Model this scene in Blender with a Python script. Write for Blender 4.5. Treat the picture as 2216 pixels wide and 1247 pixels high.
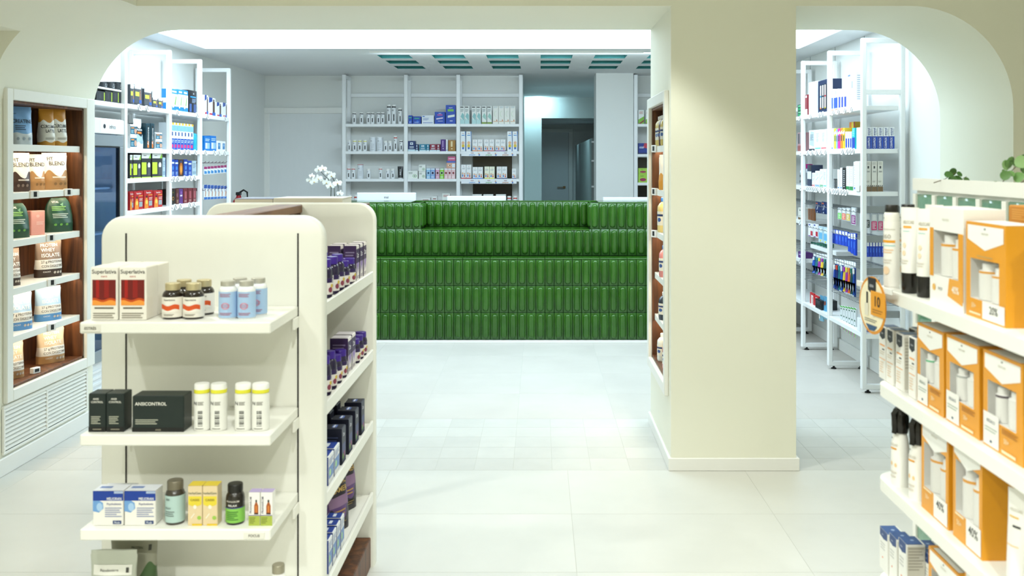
import bpy, math, random
from mathutils import Vector, Matrix
random.seed(7)
for _o in list(bpy.data.objects):
    bpy.data.objects.remove(_o)
SC = bpy.context.scene
COL = SC.collection

# ------------------------------------------------------------------ camera, world, light, exposure
F, VX, VY, H = 2100.0, 1168.0, 350.0, 1.5          # focal length in pixels, principal point, eye height
cam = bpy.data.cameras.new('camera')
cam.sensor_width = 36.0
cam.lens = 36.0 * F / 2216.0
cam.shift_x = (1108.0 - VX) / 2216.0
cam.shift_y = -(623.5 - VY) / 2216.0
cam.clip_start = 0.05
cam.dof.use_dof = True
cam.dof.focus_distance = 7.5
cam.dof.aperture_fstop = 6.0
camo = bpy.data.objects.new('camera', cam)
camo.location = (0, 0, H)
camo.rotation_euler = (math.pi / 2, 0, 0)
COL.objects.link(camo)
SC.camera = camo
SC.view_settings.view_transform = 'Standard'
SC.view_settings.look = 'None'
SC.view_settings.exposure = 0.0
SC.view_settings.gamma = 1.0
SC.view_settings.use_curve_mapping = False

world = bpy.data.worlds.new('world')
SC.world = world
world.use_nodes = True
world.node_tree.nodes['Background'].inputs[0].default_value = (0.9, 0.95, 1.0, 1)
world.node_tree.nodes['Background'].inputs[1].default_value = 0.03

PANEL_STRENGTH = 5.6
WARM = (0.965, 1.0, 0.95)
COOL = (0.70, 0.885, 1.0)


def spot(name, loc, target, power, color, cone=100, blend=0.6, size=0.06):
    l = bpy.data.lights.new(name, 'SPOT')
    l.energy = power
    l.color = color
    l.spot_size = math.radians(cone)
    l.spot_blend = blend
    l.shadow_soft_size = size
    o = bpy.data.objects.new(name, l)
    o.location = loc
    o.rotation_euler = (Vector(target) - Vector(loc)).to_track_quat('-Z', 'Y').to_euler()
    COL.objects.link(o)
    return o


def area(name, loc, target, power, color, sx, sy=None):
    l = bpy.data.lights.new(name, 'AREA')
    l.energy = power
    l.color = color
    l.shape = 'RECTANGLE' if sy else 'DISK'
    l.size = sx
    if sy:
        l.size_y = sy
    o = bpy.data.objects.new(name, l)
    o.location = loc
    o.rotation_euler = (Vector(target) - Vector(loc)).to_track_quat('-Z', 'Y').to_euler()
    COL.objects.link(o)
    return o


# front shop: recessed downlights in the ceiling (z 2.78), above and behind the camera
for i, (lx, ly, p, cone) in enumerate([(-1.60, 1.25, 58, 125), (-0.25, 1.3, 76, 125), (1.9, 0.9, 60, 120), (-1.0, -0.9, 150, 135), (0.5, -0.9, 170, 135),
                                       (-1.85, 3.3, 62, 110), (0.30, 4.10, 74, 84), (1.75, 3.6, 24, 84), (0.75, 3.0, 55, 110)]):
    spot('downlight_%d' % i, (lx, ly, 2.74), (lx, ly + 0.05, 0), p, WARM, cone, 0.35, 0.05)
area('fridge_lamp', (-2.72, 5.68, 1.05), (-2.95, 6.1, 1.05), 0.45, (0.40, 0.66, 1.0), 0.02, 1.2)
spot('display_fill_spot', (-0.95, 1.75, 2.72), (0.9, 2.0, 0.85), 72, WARM, 62, 0.5, 0.05)  # unseen accent light added to brighten the sun care unit and carton windows
# corridor behind the counter: one ceiling spot washing the beam, plus added fills
area('rear_wall_fill', (0.0, 8.25, 2.41), (0.0, 10.4, 1.2), 14, (0.70, 0.885, 1.0), 2.8, 0.03)  # added fill for rear wall and shelves; the track itself does not glow
spot('corridor_lamp', (-0.02, 13.72, 2.38), (-0.02, 14.05, 2.2), 15, (0.48, 0.86, 1.0), 150, 0.9, 0.04)
spot('corridor_fill_near', (0.25, 12.0, 2.38), (0.1, 12.8, 0), 60, (0.48, 0.86, 1.0), 110, 0.6, 0.05)  # added ambient fill for the wall stub and corridor floor
spot('corridor_fill_rear', (0.35, 15.4, 2.10), (0.35, 15.5, 0), 20, (0.48, 0.86, 1.0), 150, 0.9, 0.05)  # extra fill added to lift the dark door end

# ------------------------------------------------------------------ materials
_M = {}


def lin(h):
    h = h.lstrip('#')
    c = [int(h[i:i + 2], 16) / 255.0 for i in (0, 2, 4)]
    return [x / 12.92 if x <= 0.04045 else ((x + 0.055) / 1.055) ** 2.4 for x in c]


def newmat(name):
    m = bpy.data.materials.new(name)
    m.use_nodes = True
    nt = m.node_tree
    return m, nt, nt.nodes['Principled BSDF']


def M(h, rough=0.45, metal=0.0, coat=0.0):
    """plain painted / printed surface with a faint procedural mottling"""
    k = (h, rough, metal, coat)
    if k in _M:
        return _M[k]
    m, nt, b = newmat('paint_' + h.strip('#'))
    c = lin(h)
    no = nt.nodes.new('ShaderNodeTexNoise')
    no.inputs['Scale'].default_value = 14
    mx = nt.nodes.new('ShaderNodeMix')
    mx.data_type = 'RGBA'
    mx.inputs[6].default_value = (c[0] * .96, c[1] * .96, c[2] * .96, 1)
    mx.inputs[7].default_value = (c[0], c[1], c[2], 1)
    nt.links.new(no.outputs[0], mx.inputs[0])
    nt.links.new(mx.outputs[2], b.inputs['Base Color'])
    b.inputs['Roughness'].default_value = rough
    b.inputs['Metallic'].default_value = metal
    b.inputs['Coat Weight'].default_value = coat
    _M[k] = m
    return m


def emis(name, col, s):
    m, nt, b = newmat(name)
    b.inputs['Base Color'].default_value = (.9, .9, .9, 1)
    b.inputs['Emission Color'].default_value = (*col, 1)
    b.inputs['Emission Strength'].default_value = s
    return m


def plaster(name, h, scale=60, bump=0.02):
    m, nt, b = newmat(name)
    c = lin(h)
    tc = nt.nodes.new('ShaderNodeTexCoord')
    no = nt.nodes.new('ShaderNodeTexNoise')
    no.inputs['Scale'].default_value = 3
    nt.links.new(tc.outputs['Object'], no.inputs['Vector'])
    mx = nt.nodes.new('ShaderNodeMix')
    mx.data_type = 'RGBA'
    mx.inputs[6].default_value = (c[0] * .97, c[1] * .97, c[2] * .97, 1)
    mx.inputs[7].default_value = (*c, 1)
    nt.links.new(no.outputs[0], mx.inputs[0])
    nt.links.new(mx.outputs[2], b.inputs['Base Color'])
    n2 = nt.nodes.new('ShaderNodeTexNoise')
    n2.inputs['Scale'].default_value = scale
    nt.links.new(tc.outputs['Object'], n2.inputs['Vector'])
    bp = nt.nodes.new('ShaderNodeBump')
    bp.inputs['Strength'].default_value = bump
    bp.inputs['Distance'].default_value = 0.01
    nt.links.new(n2.outputs[0], bp.inputs['Height'])
    nt.links.new(bp.outputs[0], b.inputs['Normal'])
    b.inputs['Roughness'].default_value = 0.7
    return m


def wood(name, h1, h2, vec=(9, 9, 0.7)):
    m, nt, b = newmat(name)
    tc = nt.nodes.new('ShaderNodeTexCoord')
    mp = nt.nodes.new('ShaderNodeMapping')
    mp.inputs['Scale'].default_value = vec
    nt.links.new(tc.outputs['Object'], mp.inputs[0])
    no = nt.nodes.new('ShaderNodeTexNoise')
    no.inputs['Scale'].default_value = 4
    no.inputs['Detail'].default_value = 6
    no.inputs['Distortion'].default_value = 0.6
    nt.links.new(mp.outputs[0], no.inputs['Vector'])
    cr = nt.nodes.new('ShaderNodeValToRGB')
    cr.color_ramp.elements[0].position = .32
    cr.color_ramp.elements[1].position = .68
    cr.color_ramp.elements[0].color = (*lin(h1), 1)
    cr.color_ramp.elements[1].color = (*lin(h2), 1)
    nt.links.new(no.outputs[0], cr.inputs[0])
    nt.links.new(cr.outputs[0], b.inputs['Base Color'])
    b.inputs['Roughness'].default_value = 0.5
    return m


def tilemat(name, h1, h2, rough=0.42, rnd=0.03, scale=2.6):
    """stone tile: cloudy mottling, each tile its own tone"""
    m, nt, b = newmat(name)
    tc = nt.nodes.new('ShaderNodeTexCoord')
    oi = nt.nodes.new('ShaderNodeObjectInfo')
    ad = nt.nodes.new('ShaderNodeVectorMath')
    ad.operation = 'ADD'
    sc = nt.nodes.new('ShaderNodeVectorMath')
    sc.operation = 'SCALE'
    sc.inputs[0].default_value = (37, 23, 11)
    nt.links.new(oi.outputs['Random'], sc.inputs['Scale'])
    nt.links.new(tc.outputs['Object'], ad.inputs[0])
    nt.links.new(sc.outputs[0], ad.inputs[1])
    no = nt.nodes.new('ShaderNodeTexNoise')
    no.inputs['Scale'].default_value = scale
    no.inputs['Detail'].default_value = 7
    no.inputs['Roughness'].default_value = .6
    nt.links.new(ad.outputs[0], no.inputs['Vector'])
    mx = nt.nodes.new('ShaderNodeMix')
    mx.data_type = 'RGBA'
    mx.inputs[6].default_value = (*lin(h1), 1)
    mx.inputs[7].default_value = (*lin(h2), 1)
    nt.links.new(no.outputs[0], mx.inputs[0])
    mr = nt.nodes.new('ShaderNodeMapRange')
    mr.inputs[3].default_value = 1 - rnd
    mr.inputs[4].default_value = 1 + rnd * .4
    nt.links.new(oi.outputs['Random'], mr.inputs[0])
    hs = nt.nodes.new('ShaderNodeHueSaturation')
    nt.links.new(mr.outputs[0], hs.inputs['Value'])
    nt.links.new(mx.outputs[2], hs.inputs['Color'])
    nt.links.new(hs.outputs[0], b.inputs['Base Color'])
    b.inputs['Roughness'].default_value = rough
    return m


def clear(name, tint=(1, 1, 1), gloss=0.05, ior=1.45):
    """thin clear pane: transparent with a Fresnel reflection"""
    m = bpy.data.materials.new(name)
    m.use_nodes = True
    nt = m.node_tree
    nt.nodes.clear()
    out = nt.nodes.new('ShaderNodeOutputMaterial')
    tr = nt.nodes.new('ShaderNodeBsdfTransparent')
    tr.inputs[0].default_value = (*tint, 1)
    gl = nt.nodes.new('ShaderNodeBsdfGlossy')
    gl.inputs['Roughness'].default_value = gloss
    fr = nt.nodes.new('ShaderNodeFresnel')
    fr.inputs[0].default_value = ior
    mx = nt.nodes.new('ShaderNodeMixShader')
    nt.links.new(fr.outputs[0], mx.inputs[0])
    nt.links.new(tr.outputs[0], mx.inputs[1])
    nt.links.new(gl.outputs[0], mx.inputs[2])
    nt.links.new(mx.outputs[0], out.inputs[0])
    return m


WALL = plaster('wall_paint_white', '#e9eae6')
WALLB = plaster('wall_paint_cream', '#efeedd')
CEIL = plaster('ceiling_paint_white', '#e9eaea')
TRIM = M('#f0efea', .4)
LACQ = M('#f1f0e8', .4)                 # white lacquered shop fittings
STEEL_W = M('#f3f4f4', .35)            # white powder-coated steel
CREAM = M('#f0efe6', .45)
WALNUT = wood('walnut_veneer', '#3d2110', '#7a4a28')
OAKP = wood('pale_walnut', '#6b452b', '#94683f', (9, .7, 9))
BLACK = M('#111111', .4)
GREYM = M('#8b8f90', .4)
FT_A = tilemat('stone_tile_large', '#c8c7c0', '#dad9d2')
FT_B = tilemat('stone_tile_small', '#c2c0b9', '#d5d3cc', rnd=.045, scale=5)
FT_C = tilemat('stone_tile_back', '#beb8b0', '#d2ccc4')
GROUT = M('#c6c5bc', .8)
GREEN = tilemat('green_glaze', '#214a10', '#386b1c', rough=.13, rnd=.18, scale=9)
GREEN2 = tilemat('green_cast_glass', '#4a7a60', '#86ad94', rough=.08, rnd=.2, scale=22)
GROUT_G = M('#122610', .8)
TEAL = M('#25807e', .5)
LED = emis('led_strip', (1.0, .82, .58), 18.0)
DIFF = emis('luminous_diffuser', COOL, PANEL_STRENGTH)
COLDLED = emis('fridge_led', (.42, .68, 1.0), 4.0)
GLASS = clear('clear_glass', (.55, .72, .95), .03)
FILM = clear('clear_film', (.985, .985, .985), .08, 1.12)


# ------------------------------------------------------------------ mesh helpers
class MB:
    def __init__(s):
        s.v, s.f, s.m, s.slots = [], [], [], []

    def mi(s, mat):
        if mat not in s.slots:
            s.slots.append(mat)
        return s.slots.index(mat)

    def add(s, vs, fs, mat):
        n, k = len(s.v), s.mi(mat)
        s.v += [tuple(p) for p in vs]
        for f in fs:
            s.f.append(tuple(i + n for i in f))
            s.m.append(k)
        return s

    def box(s, x0, x1, y0, y1, z0, z1, mat, b=0.0):
        lo, hi = (min(x0, x1), min(y0, y1), min(z0, z1)), (max(x0, x1), max(y0, y1), max(z0, z1))
        if b <= 0:
            vs = [(hi[0] if i & 1 else lo[0], hi[1] if i & 2 else lo[1], hi[2] if i & 4 else lo[2]) for i in range(8)]
            fs = [(0, 4, 6, 2), (1, 3, 7, 5), (0, 1, 5, 4), (2, 6, 7, 3), (0, 2, 3, 1), (4, 5, 7, 6)]
            return s.add(vs, fs, mat)
        c = [(lo[i] + hi[i]) / 2 for i in range(3)]
        hf = [(hi[i] - lo[i]) / 2 for i in range(3)]
        b = min(b, .45 * min(hf))
        vs, ix = [], {}
        for sg in [(a, e, g) for a in (-1, 1) for e in (-1, 1) for g in (-1, 1)]:
            for a in range(3):
                ix[sg, a] = len(vs)
                vs.append([c[i] + sg[i] * (hf[i] - (0 if i == a else b)) for i in range(3)])
        fs = []
        for a in range(3):
            o = [i for i in range(3) if i != a]
            for sa in (-1, 1):
                q = []
                for s1, s2 in ((-1, -1), (1, -1), (1, 1), (-1, 1)):
                    sg = [0, 0, 0]
                    sg[a], sg[o[0]], sg[o[1]] = sa, s1, s2
                    q.append(ix[tuple(sg), a])
                fs.append(q)
            for s1 in (-1, 1):
                for s2 in (-1, 1):
                    q = []
                    for sa, ax in ((-1, o[0]), (1, o[0]), (1, o[1]), (-1, o[1])):
                        sg = [0, 0, 0]
                        sg[a], sg[o[0]], sg[o[1]] = sa, s1, s2
                        q.append(ix[tuple(sg), ax])
                    fs.append(q)
        for sg in [(a, e, g) for a in (-1, 1) for e in (-1, 1) for g in (-1, 1)]:
            fs.append([ix[sg, 0], ix[sg, 1], ix[sg, 2]])
        C = Vector(c)
        out = []
        for f in fs:
            p = [Vector(vs[i]) for i in f]
            n = (p[1] - p[0]).cross(p[2] - p[0])
            mid = sum(p, Vector()) / len(p)
            out.append(f if n.dot(mid - C) > 0 else f[::-1])
        return s.add(vs, out, mat)

    def prism(s, poly, ax, a, b, mat, capmat=None):
        """poly of 2D points pushed along axis ax ('x': (y,z), 'y': (x,z), 'z': (x,y)) from a to b"""
        mp = {'x': lambda p, t: (t, p[0], p[1]), 'y': lambda p, t: (p[0], t, p[1]), 'z': lambda p, t: (p[0], p[1], t)}[ax]
        A = sum(poly[i - 1][0] * poly[i][1] - poly[i][0] * poly[i - 1][1] for i in range(len(poly)))
        if (A > 0) == (ax == 'y'):
            poly = poly[::-1]
        n = len(poly)
        a, b = min(a, b), max(a, b)
        vs = [mp(p, a) for p in poly] + [mp(p, b) for p in poly]
        s.add(vs, [(i, (i + 1) % n, n + (i + 1) % n, n + i) for i in range(n)], mat)
        s.add(vs, [tuple(range(n - 1, -1, -1)), tuple(range(n, 2 * n))], capmat or mat)
        return s

    def lathe(s, prof, seg, mat, c=(0, 0, 0), cap=True, mats=None, sy=1.0):
        vs, fs = [], []
        for r, z in prof:
            for i in range(seg):
                t = 2 * math.pi * i / seg
                vs.append((c[0] + r * math.cos(t), c[1] + sy * r * math.sin(t), c[2] + z))
        n = len(prof)
        for j in range(n - 1):
            fj = [(j * seg + i, j * seg + (i + 1) % seg, (j + 1) * seg + (i + 1) % seg, (j + 1) * seg + i) for i in range(seg)]
            fs.append(fj)
        base = len(s.v)
        s.v += vs
        for j, fj in enumerate(fs):
            k = s.mi(mats[j] if mats else mat)
            for f in fj:
                s.f.append(tuple(i + base for i in f))
                s.m.append(k)
        if cap:
            if prof[0][0] > 1e-6:
                s.f.append(tuple(base + i for i in range(seg - 1, -1, -1)))
                s.m.append(s.mi(mats[0] if mats else mat))
            if prof[-1][0] > 1e-6:
                s.f.append(tuple(base + (n - 1) * seg + i for i in range(seg)))
                s.m.append(s.mi(mats[-1] if mats else mat))
        return s

    def tube(s, pts, r, mat, seg=6, r2=None):
        P = [Vector(p) for p in pts]
        vs, fs = [], []
        for i, p in enumerate(P):
            d = (P[min(i + 1, len(P) - 1)] - P[max(i - 1, 0)]).normalized()
            u = d.cross(Vector((0, 0, 1)))
            if u.length < 1e-3:
                u = d.cross(Vector((1, 0, 0)))
            u.normalize()
            w = d.cross(u)
            rr = r if r2 is None else r + (r2 - r) * i / (len(P) - 1)
            for k in range(seg):
                t = 2 * math.pi * k / seg
                vs.append(p + u * (rr * math.cos(t)) + w * (rr * math.sin(t)))
        for i in range(len(P) - 1):
            for k in range(seg):
                fs.append((i * seg + k, i * seg + (k + 1) % seg, (i + 1) * seg + (k + 1) % seg, (i + 1) * seg + k))
        fs.append(tuple(range(seg - 1, -1, -1)))
        fs.append(tuple((len(P) - 1) * seg + k for k in range(seg)))
        return s.add(vs, fs, mat)

    def mesh(s, name, sharp=35):
        me = bpy.data.meshes.new(name)
        me.from_pydata(s.v, [], s.f)
        for m in s.slots:
            me.materials.append(m)
        me.polygons.foreach_set('material_index', s.m)
        if sharp:
            me.polygons.foreach_set('use_smooth', [True] * len(s.f))
            me.set_sharp_from_angle(angle=math.radians(sharp))
        me.update()
        return me


def link(name, me, parent=None, loc=None, rz=0.0, rot=None):
    o = bpy.data.objects.new(name, me)
    COL.objects.link(o)
    if parent:
        o.parent = parent
    if loc is not None:
        o.location = loc
    if rot is not None:
        o.rotation_euler = rot
    elif rz:
        o.rotation_euler = (0, 0, rz)
    return o


def obj(name, mb, parent=None, loc=None, rz=0.0, rot=None, sharp=35):
    return link(name, mb.mesh(name, sharp), parent, loc, rz, rot)


def boxo(name, ext, mat, parent=None, b=0.0):
    return obj(name, MB().box(*ext, mat, b), parent)


REG = []


def reg(o, phrase, cat, group=None):
    o['category'] = cat
    REG.append((o, phrase, group))
    return o


def struct(o):
    o['kind'] = 'structure'
    return o


def empty(name, loc=(0, 0, 0), rz=0):
    return link(name, None, None, loc, rz)


def PX(x, d):
    return (x - VX) * d / F


def PZ(y, d):
    return H - (y - VY) * d / F


def arc(cx, cz, r, a0, a1, n):
    return [(cx + r * math.cos(math.radians(a0 + (a1 - a0) * i / n)), cz + r * math.sin(math.radians(a0 + (a1 - a0) * i / n))) for i in range(n + 1)]


def rrect(x0, x1, z0, z1, r, n=6, corners='tblr'):
    """rounded rectangle outline (2D); r may be a 4-tuple bl, br, tr, tl"""
    rb = r if isinstance(r, tuple) else (r, r, r, r)
    out = []
    for (cx, cz, a), rr in zip(((x0, z0, 180), (x1, z0, 270), (x1, z1, 0), (x0, z1, 90)), rb):
        if rr <= 0:
            out.append((cx, cz))
        else:
            ox = cx + (rr if cx == x0 else -rr)
            oz = cz + (rr if cz == z0 else -rr)
            out += arc(ox, oz, rr, a, a + 90, n)
    return out


# ------------------------------------------------------------------ lettering
TEXTS = ['Superlativa', 'FORTE', 'ANSICONTROL', 'ANSI', 'CONTROL', 'N', 'MELIORAN', 'Psychobiotic', 'PiLeJe', 'herbalGem', 'CASSIS', 'PRANAROM', 'RELAX',
         'CREATINE', 'CÚRCUMA', 'LATTE', 'FIT', 'BLEND', 'WHEY', 'ISOLATE', '27 g PROTEINA', 'CON DIGEZYME', 'PROTEIN', 'PROBIOTIC', 'DREAMER',
         'infrico', 'ThermaCare', 'CURAPROX', 'enzycal', 'neo', 'peques', 'msi', 'REGALO', '40%', '20%', '50+', '10', 'PACK', 'Zzz', 'ESTRÉS', 'FOCUS', '360',
         'Actimove', 'nutri', 'KAISER', 'PHARMA', 'Mi Perro', 'ISDIN', 'NUTRIR BIEN', 'HELIOCARE', 'VITAL', 'Lacer', 'elmex', 'GUM', 'CACAO', 'El libro de la farmacia', 'Manual de plantas', 'Psicobioticos', 'ZIN', 'OZO']
TX = {}


def make_texts():
    tmp = []
    for t in TEXTS:
        cu = bpy.data.curves.new('t', 'FONT')
        cu.body = t
        cu.size = 1
        cu.resolution_u = 3
        cu.offset = 0.014
        o = bpy.data.objects.new('t', cu)
        COL.objects.link(o)
        tmp.append((t, o, cu))
    dg = bpy.context.evaluated_depsgraph_get()
    dg.update()
    for t, o, cu in tmp:
        me = o.evaluated_get(dg).to_mesh()
        vs = [(v.co.x, v.co.y) for v in me.vertices]
        fs = [tuple(p.vertices) for p in me.polygons]
        o.evaluated_get(dg).to_mesh_clear()
        x0, x1 = min(v[0] for v in vs), max(v[0] for v in vs)
        k = 1 / 0.72
        TX[t] = ([((x - (x0 + x1) / 2) * k, y * k - .5) for x, y in vs], fs, (x1 - x0) * k)
    for t, o, cu in tmp:
        bpy.data.objects.remove(o)
        bpy.data.curves.remove(cu)


make_texts()


def prints(mb, items, w, h, mapf, nx=1, nz=1, off=.0006, step=.00012):
    """flat print laid onto a face: r rectangle, e ellipse, p polygon, t text, l lines of small type, b bar code"""
    o = off
    for it in items:
        k = it[0]
        if k == 'r':
            _, u0, v0, u1, v1, c = it[:6]
            vs = [mapf((u0 + (u1 - u0) * i / nx - .5) * w, (v0 + (v1 - v0) * j / nz) * h, o) for j in range(nz + 1) for i in range(nx + 1)]
            fs = [(j * (nx + 1) + i, j * (nx + 1) + i + 1, (j + 1) * (nx + 1) + i + 1, (j + 1) * (nx + 1) + i) for j in range(nz) for i in range(nx)]
            mb.add(vs, fs, M(c))
        elif k == 'e':
            _, u, v, ru, rv, c = it[:6]
            vs = [mapf((u - .5) * w, v * h, o)] + [mapf((u - .5) * w + ru * w * math.cos(t * math.pi / 9), v * h + rv * h * math.sin(t * math.pi / 9), o) for t in range(18)]
            mb.add(vs, [(0, 1 + i, 1 + (i + 1) % 18) for i in range(18)], M(c))
        elif k == 'p':
            vs = [mapf((u - .5) * w, v * h, o) for u, v in it[1]]
            mb.add(vs, [tuple(range(len(vs)))], M(it[2]))
        elif k == 'w':                       # band with a wavy top: u0 u1 v0 v1 amp colour
            _, u0, u1, v0, v1, am, c = it
            n = 14
            vs = []
            for i in range(n + 1):
                u = u0 + (u1 - u0) * i / n
                vt = v1 + am * math.sin(i / n * 9.0 + .8)
                for j in range(4):
                    vs.append(mapf((u - .5) * w, (v0 + (vt - v0) * j / 3) * h, o))
            mb.add(vs, [(i * 4 + j, i * 4 + 4 + j, i * 4 + 5 + j, i * 4 + 1 + j) for i in range(n) for j in range(3)], M(c))
        elif k == 't':
            _, u, v, s, t, c = it[:6]
            rot = it[6] if len(it) > 6 else 0
            mw = it[7] if len(it) > 7 else .9
            vs0, fs, tw = TX[t]
            s2 = s * (w if rot else h)
            lim = mw * (h if rot else w)
            sx = min(s2, lim / tw)
            vs = []
            for x, y in vs0:
                X, Z = x * sx, y * s2
                if rot:
                    X, Z = -Z, X
                vs.append(mapf((u - .5) * w + X, v * h + Z, o + .0002))
            mb.add(vs, fs, M(c))
        elif k == 'l':
            _, u0, v0, u1, v1, n, c = it
            for i in range(n):
                vv = v1 - (v1 - v0) * (i + .5) / n
                th = (v1 - v0) / n * .22
                ue = u1 - (u1 - u0) * (.0, .12, .05, .3)[i % 4]
                vs = [mapf((u0 + (ue - u0) * a / nx - .5) * w, b * h, o) for b in (vv - th, vv + th) for a in range(nx + 1)]
                mb.add(vs, [(a, a + 1, nx + 2 + a, nx + 1 + a) for a in range(nx)], M(c))
        elif k == 'b':
            _, u0, v0, u1, v1, c = it
            n = 9
            for i in range(n):
                a = v0 + (v1 - v0) * i / n
                e = a + (v1 - v0) / n * (.35, .7, .5)[i % 3]
                mb.add([mapf((p - .5) * w, q * h, o) for p, q in ((u0, a), (u1, a), (u1, e), (u0, e))], [(0, 1, 2, 3)], M(c))
        o += step


# ------------------------------------------------------------------ products: styles and builders
ST = {}


def sty(key, k, n, c, p, **kw):
    ST[key] = dict(k=k, n=n, c=c, p=p, **kw)


_PC = {}


def build_parts(key, w, dp, h):
    s = ST[key]
    k = s['k']
    parts = []          # (name, mesh, parent index)
    its = s.get('it', [])
    if k == 'box':
        parts.append((s['n'], MB().box(-w / 2, w / 2, -dp / 2, dp / 2, 0, h, M(s['col'], s.get('ro', .4)), min(.0025, w * .04)).mesh(s['n']), None))
        mb = MB()
        if its:
            its = [('r', .015, .012, .985, .988, s['col'])] + its
        prints(mb, its, w, h, lambda x, z, o: (x, -dp / 2 - o, z), off=.0003)
        if s.get('top'):
            prints(mb, s['top'], w, dp, lambda x, z, o: (x, -dp / 2 + z, h + o))
        if s.get('side'):
            prints(mb, s['side'], dp, h, lambda x, z, o: (w / 2 + o, x, z))
            prints(mb, s['side'], dp, h, lambda x, z, o: (-w / 2 - o, -x, z))
        if mb.v:
            parts.append(('front_print', mb.mesh('front_print', 0), 0))
    elif k in ('bottle', 'jar'):
        r = w / 2
        ch = s.get('caph', .16) * h
        nr = s.get('neck', .7) * r
        sh = s.get('sh', .12) * h
        cr = s.get('capr', .78) * r
        bh = h - ch
        bm = M(s['col'], s.get('ro', .25), 0, s.get('coat', 0))
        prof = [(r * .93, 0), (r, .012 * 1), (r, bh - sh - .004), (r * .96, bh - sh * .7), ((r + nr) / 2, bh - sh * .3), (nr, bh - sh * .05), (nr, bh + ch * .2)]
        parts.append((s['n'], MB().lathe(prof, 20, bm).mesh(s['n']), None))
        cm = M(s['cap'], s.get('capro', .35), s.get('capm', 0))
        if s.get('ring'):
            rg = ch * .38
            parts.append(('neck_ring', MB().lathe([(cr * 1.01, bh - .0005), (cr * 1.01, bh + rg)], 20, M(s['ring'])).mesh('neck_ring'), 0))
            cb = bh + rg * .9
        else:
            cb = bh
        parts.append(('cap', MB().lathe([(cr, cb), (cr, h - ch * .12), (cr * .93, h - ch * .02), (cr * .6, h), (0, h)], 20, cm).mesh('cap'), 0))
        mb = MB()
        lb = s.get('lab') or ((.03, .8, s['col']) if its else None)
        if lb:
            v0, v1, lc = lb
            mb.lathe([(r + .0004, v0 * h), (r + .0004, v1 * h)], 20, M(lc, .5), cap=False)
        prints(mb, its, 2 * r, h, lambda x, z, o: ((r + o) * math.sin(x * 1.15 / r), -(r + o) * math.cos(x * 1.15 / r), z), nx=6, off=.0009)
        if mb.v:
            parts.append(('label_print', mb.mesh('label_print', 0 if not lb else 30), 0))
    elif k == 'pouch':
        zones = s['z']
        n, NZ, NR = 2.6, 56, 64
        am = s.get('am', .02)

        def ab(v):
            a = w / 2 * (1 - .05 * math.sin(math.pi * min(1, v * 1.1)) - (.03 if v > .93 else 0))
            b = dp / 2 * (1 - .93 * max(0, v - .25) / .75) if v > .25 else dp / 2 * (.8 + .8 * v)
            if s.get('dome') and v > .45:
                a *= math.sqrt(max(.05, 1 - .72 * ((v - .45) / .55) ** 2.2))
            return a, max(b, .004)

        def yf(x, z):
            a, b = ab(max(0, min(1, z / h)))
            q = max(0, 1 - min(1, abs(x / a)) ** n)
            return -b * q ** (1 / n) + math.sin(x * 90 + z * 60) * .0012
        mb = MB()
        vs, cols = [], []
        for j in range(NZ + 1):
            v = j / NZ
            for i in range(NR):
                t = 2 * math.pi * i / NR
                ct, st_ = math.cos(t), math.sin(t)
                vw = v - am * math.sin(ct * 5 + 1) * min(1, 6 * v * (1 - v))
                a, b = ab(max(0, min(1, vw)))
                x = a * abs(ct) ** (2 / n) * (1 if ct > 0 else -1)
                y = b * abs(st_) ** (2 / n) * (1 if st_ > 0 else -1) + math.sin(x * 90 + vw * h * 60) * .0012
                vs.append((x, y, vw * h))
        base = 0
        for j in range(NZ):
            for i in range(NR):
                v = (j + .5) / NZ
                x = math.cos(2 * math.pi * (i + .5) / NR)
                c = next((cc for top, cc in zones if v <= top), zones[-1][1])
                kk = mb.mi(M(c, s.get('ro', .38)))
                mb.f.append((j * NR + i, j * NR + (i + 1) % NR, (j + 1) * NR + (i + 1) % NR, (j + 1) * NR + i))
                mb.m.append(kk)
        mb.v = vs
        mb.f.append(tuple(range(NR - 1, -1, -1)))
        mb.m.append(0)
        mb.f.append(tuple(NZ * NR + i for i in range(NR)))
        mb.m.append(mb.mi(M(zones[-1][1], s.get('ro', .38))))
        prints(mb, its, w, h, lambda x, z, o: (x, yf(x, z) - o, z), nx=6, nz=4, off=.0016)
        parts.append((s['n'], mb.mesh(s['n'], 60), None))
    elif k == 'gift':
        # folding carton with a window cut in the front, two tubes inside behind a clear film
        c = M(s['col'], .4)
        u0, v0, u1, v1 = s['win']
        x0, x1, z0, z1 = (u0 - .5) * w, (u1 - .5) * w, v0 * h, v1 * h
        yb, W, D = -dp / 2, w / 2, dp / 2
        mb = MB()
        for q in [[(-W, yb, 0), (W, yb, 0), (W, yb, z0), (-W, yb, z0)], [(-W, yb, z1), (W, yb, z1), (W, yb, h), (-W, yb, h)],
                  [(-W, yb, z0), (x0, yb, z0), (x0, yb, z1), (-W, yb, z1)], [(x1, yb, z0), (W, yb, z0), (W, yb, z1), (x1, yb, z1)],
                  [(W, yb, 0), (W, D, 0), (W, D, h), (W, yb, h)], [(-W, D, 0), (-W, yb, 0), (-W, yb, h), (-W, D, h)],
                  [(W, D, 0), (-W, D, 0), (-W, D, h), (W, D, h)], [(-W, yb, h), (W, yb, h), (W, D, h), (-W, D, h)], [(-W, D, 0), (W, D, 0), (W, yb, 0), (-W, yb, 0)]]:
            mb.add(q, [(0, 1, 2, 3)], c)
        wi = M('#f0eee8', .6)
        yi = yb + dp * .7
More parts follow.
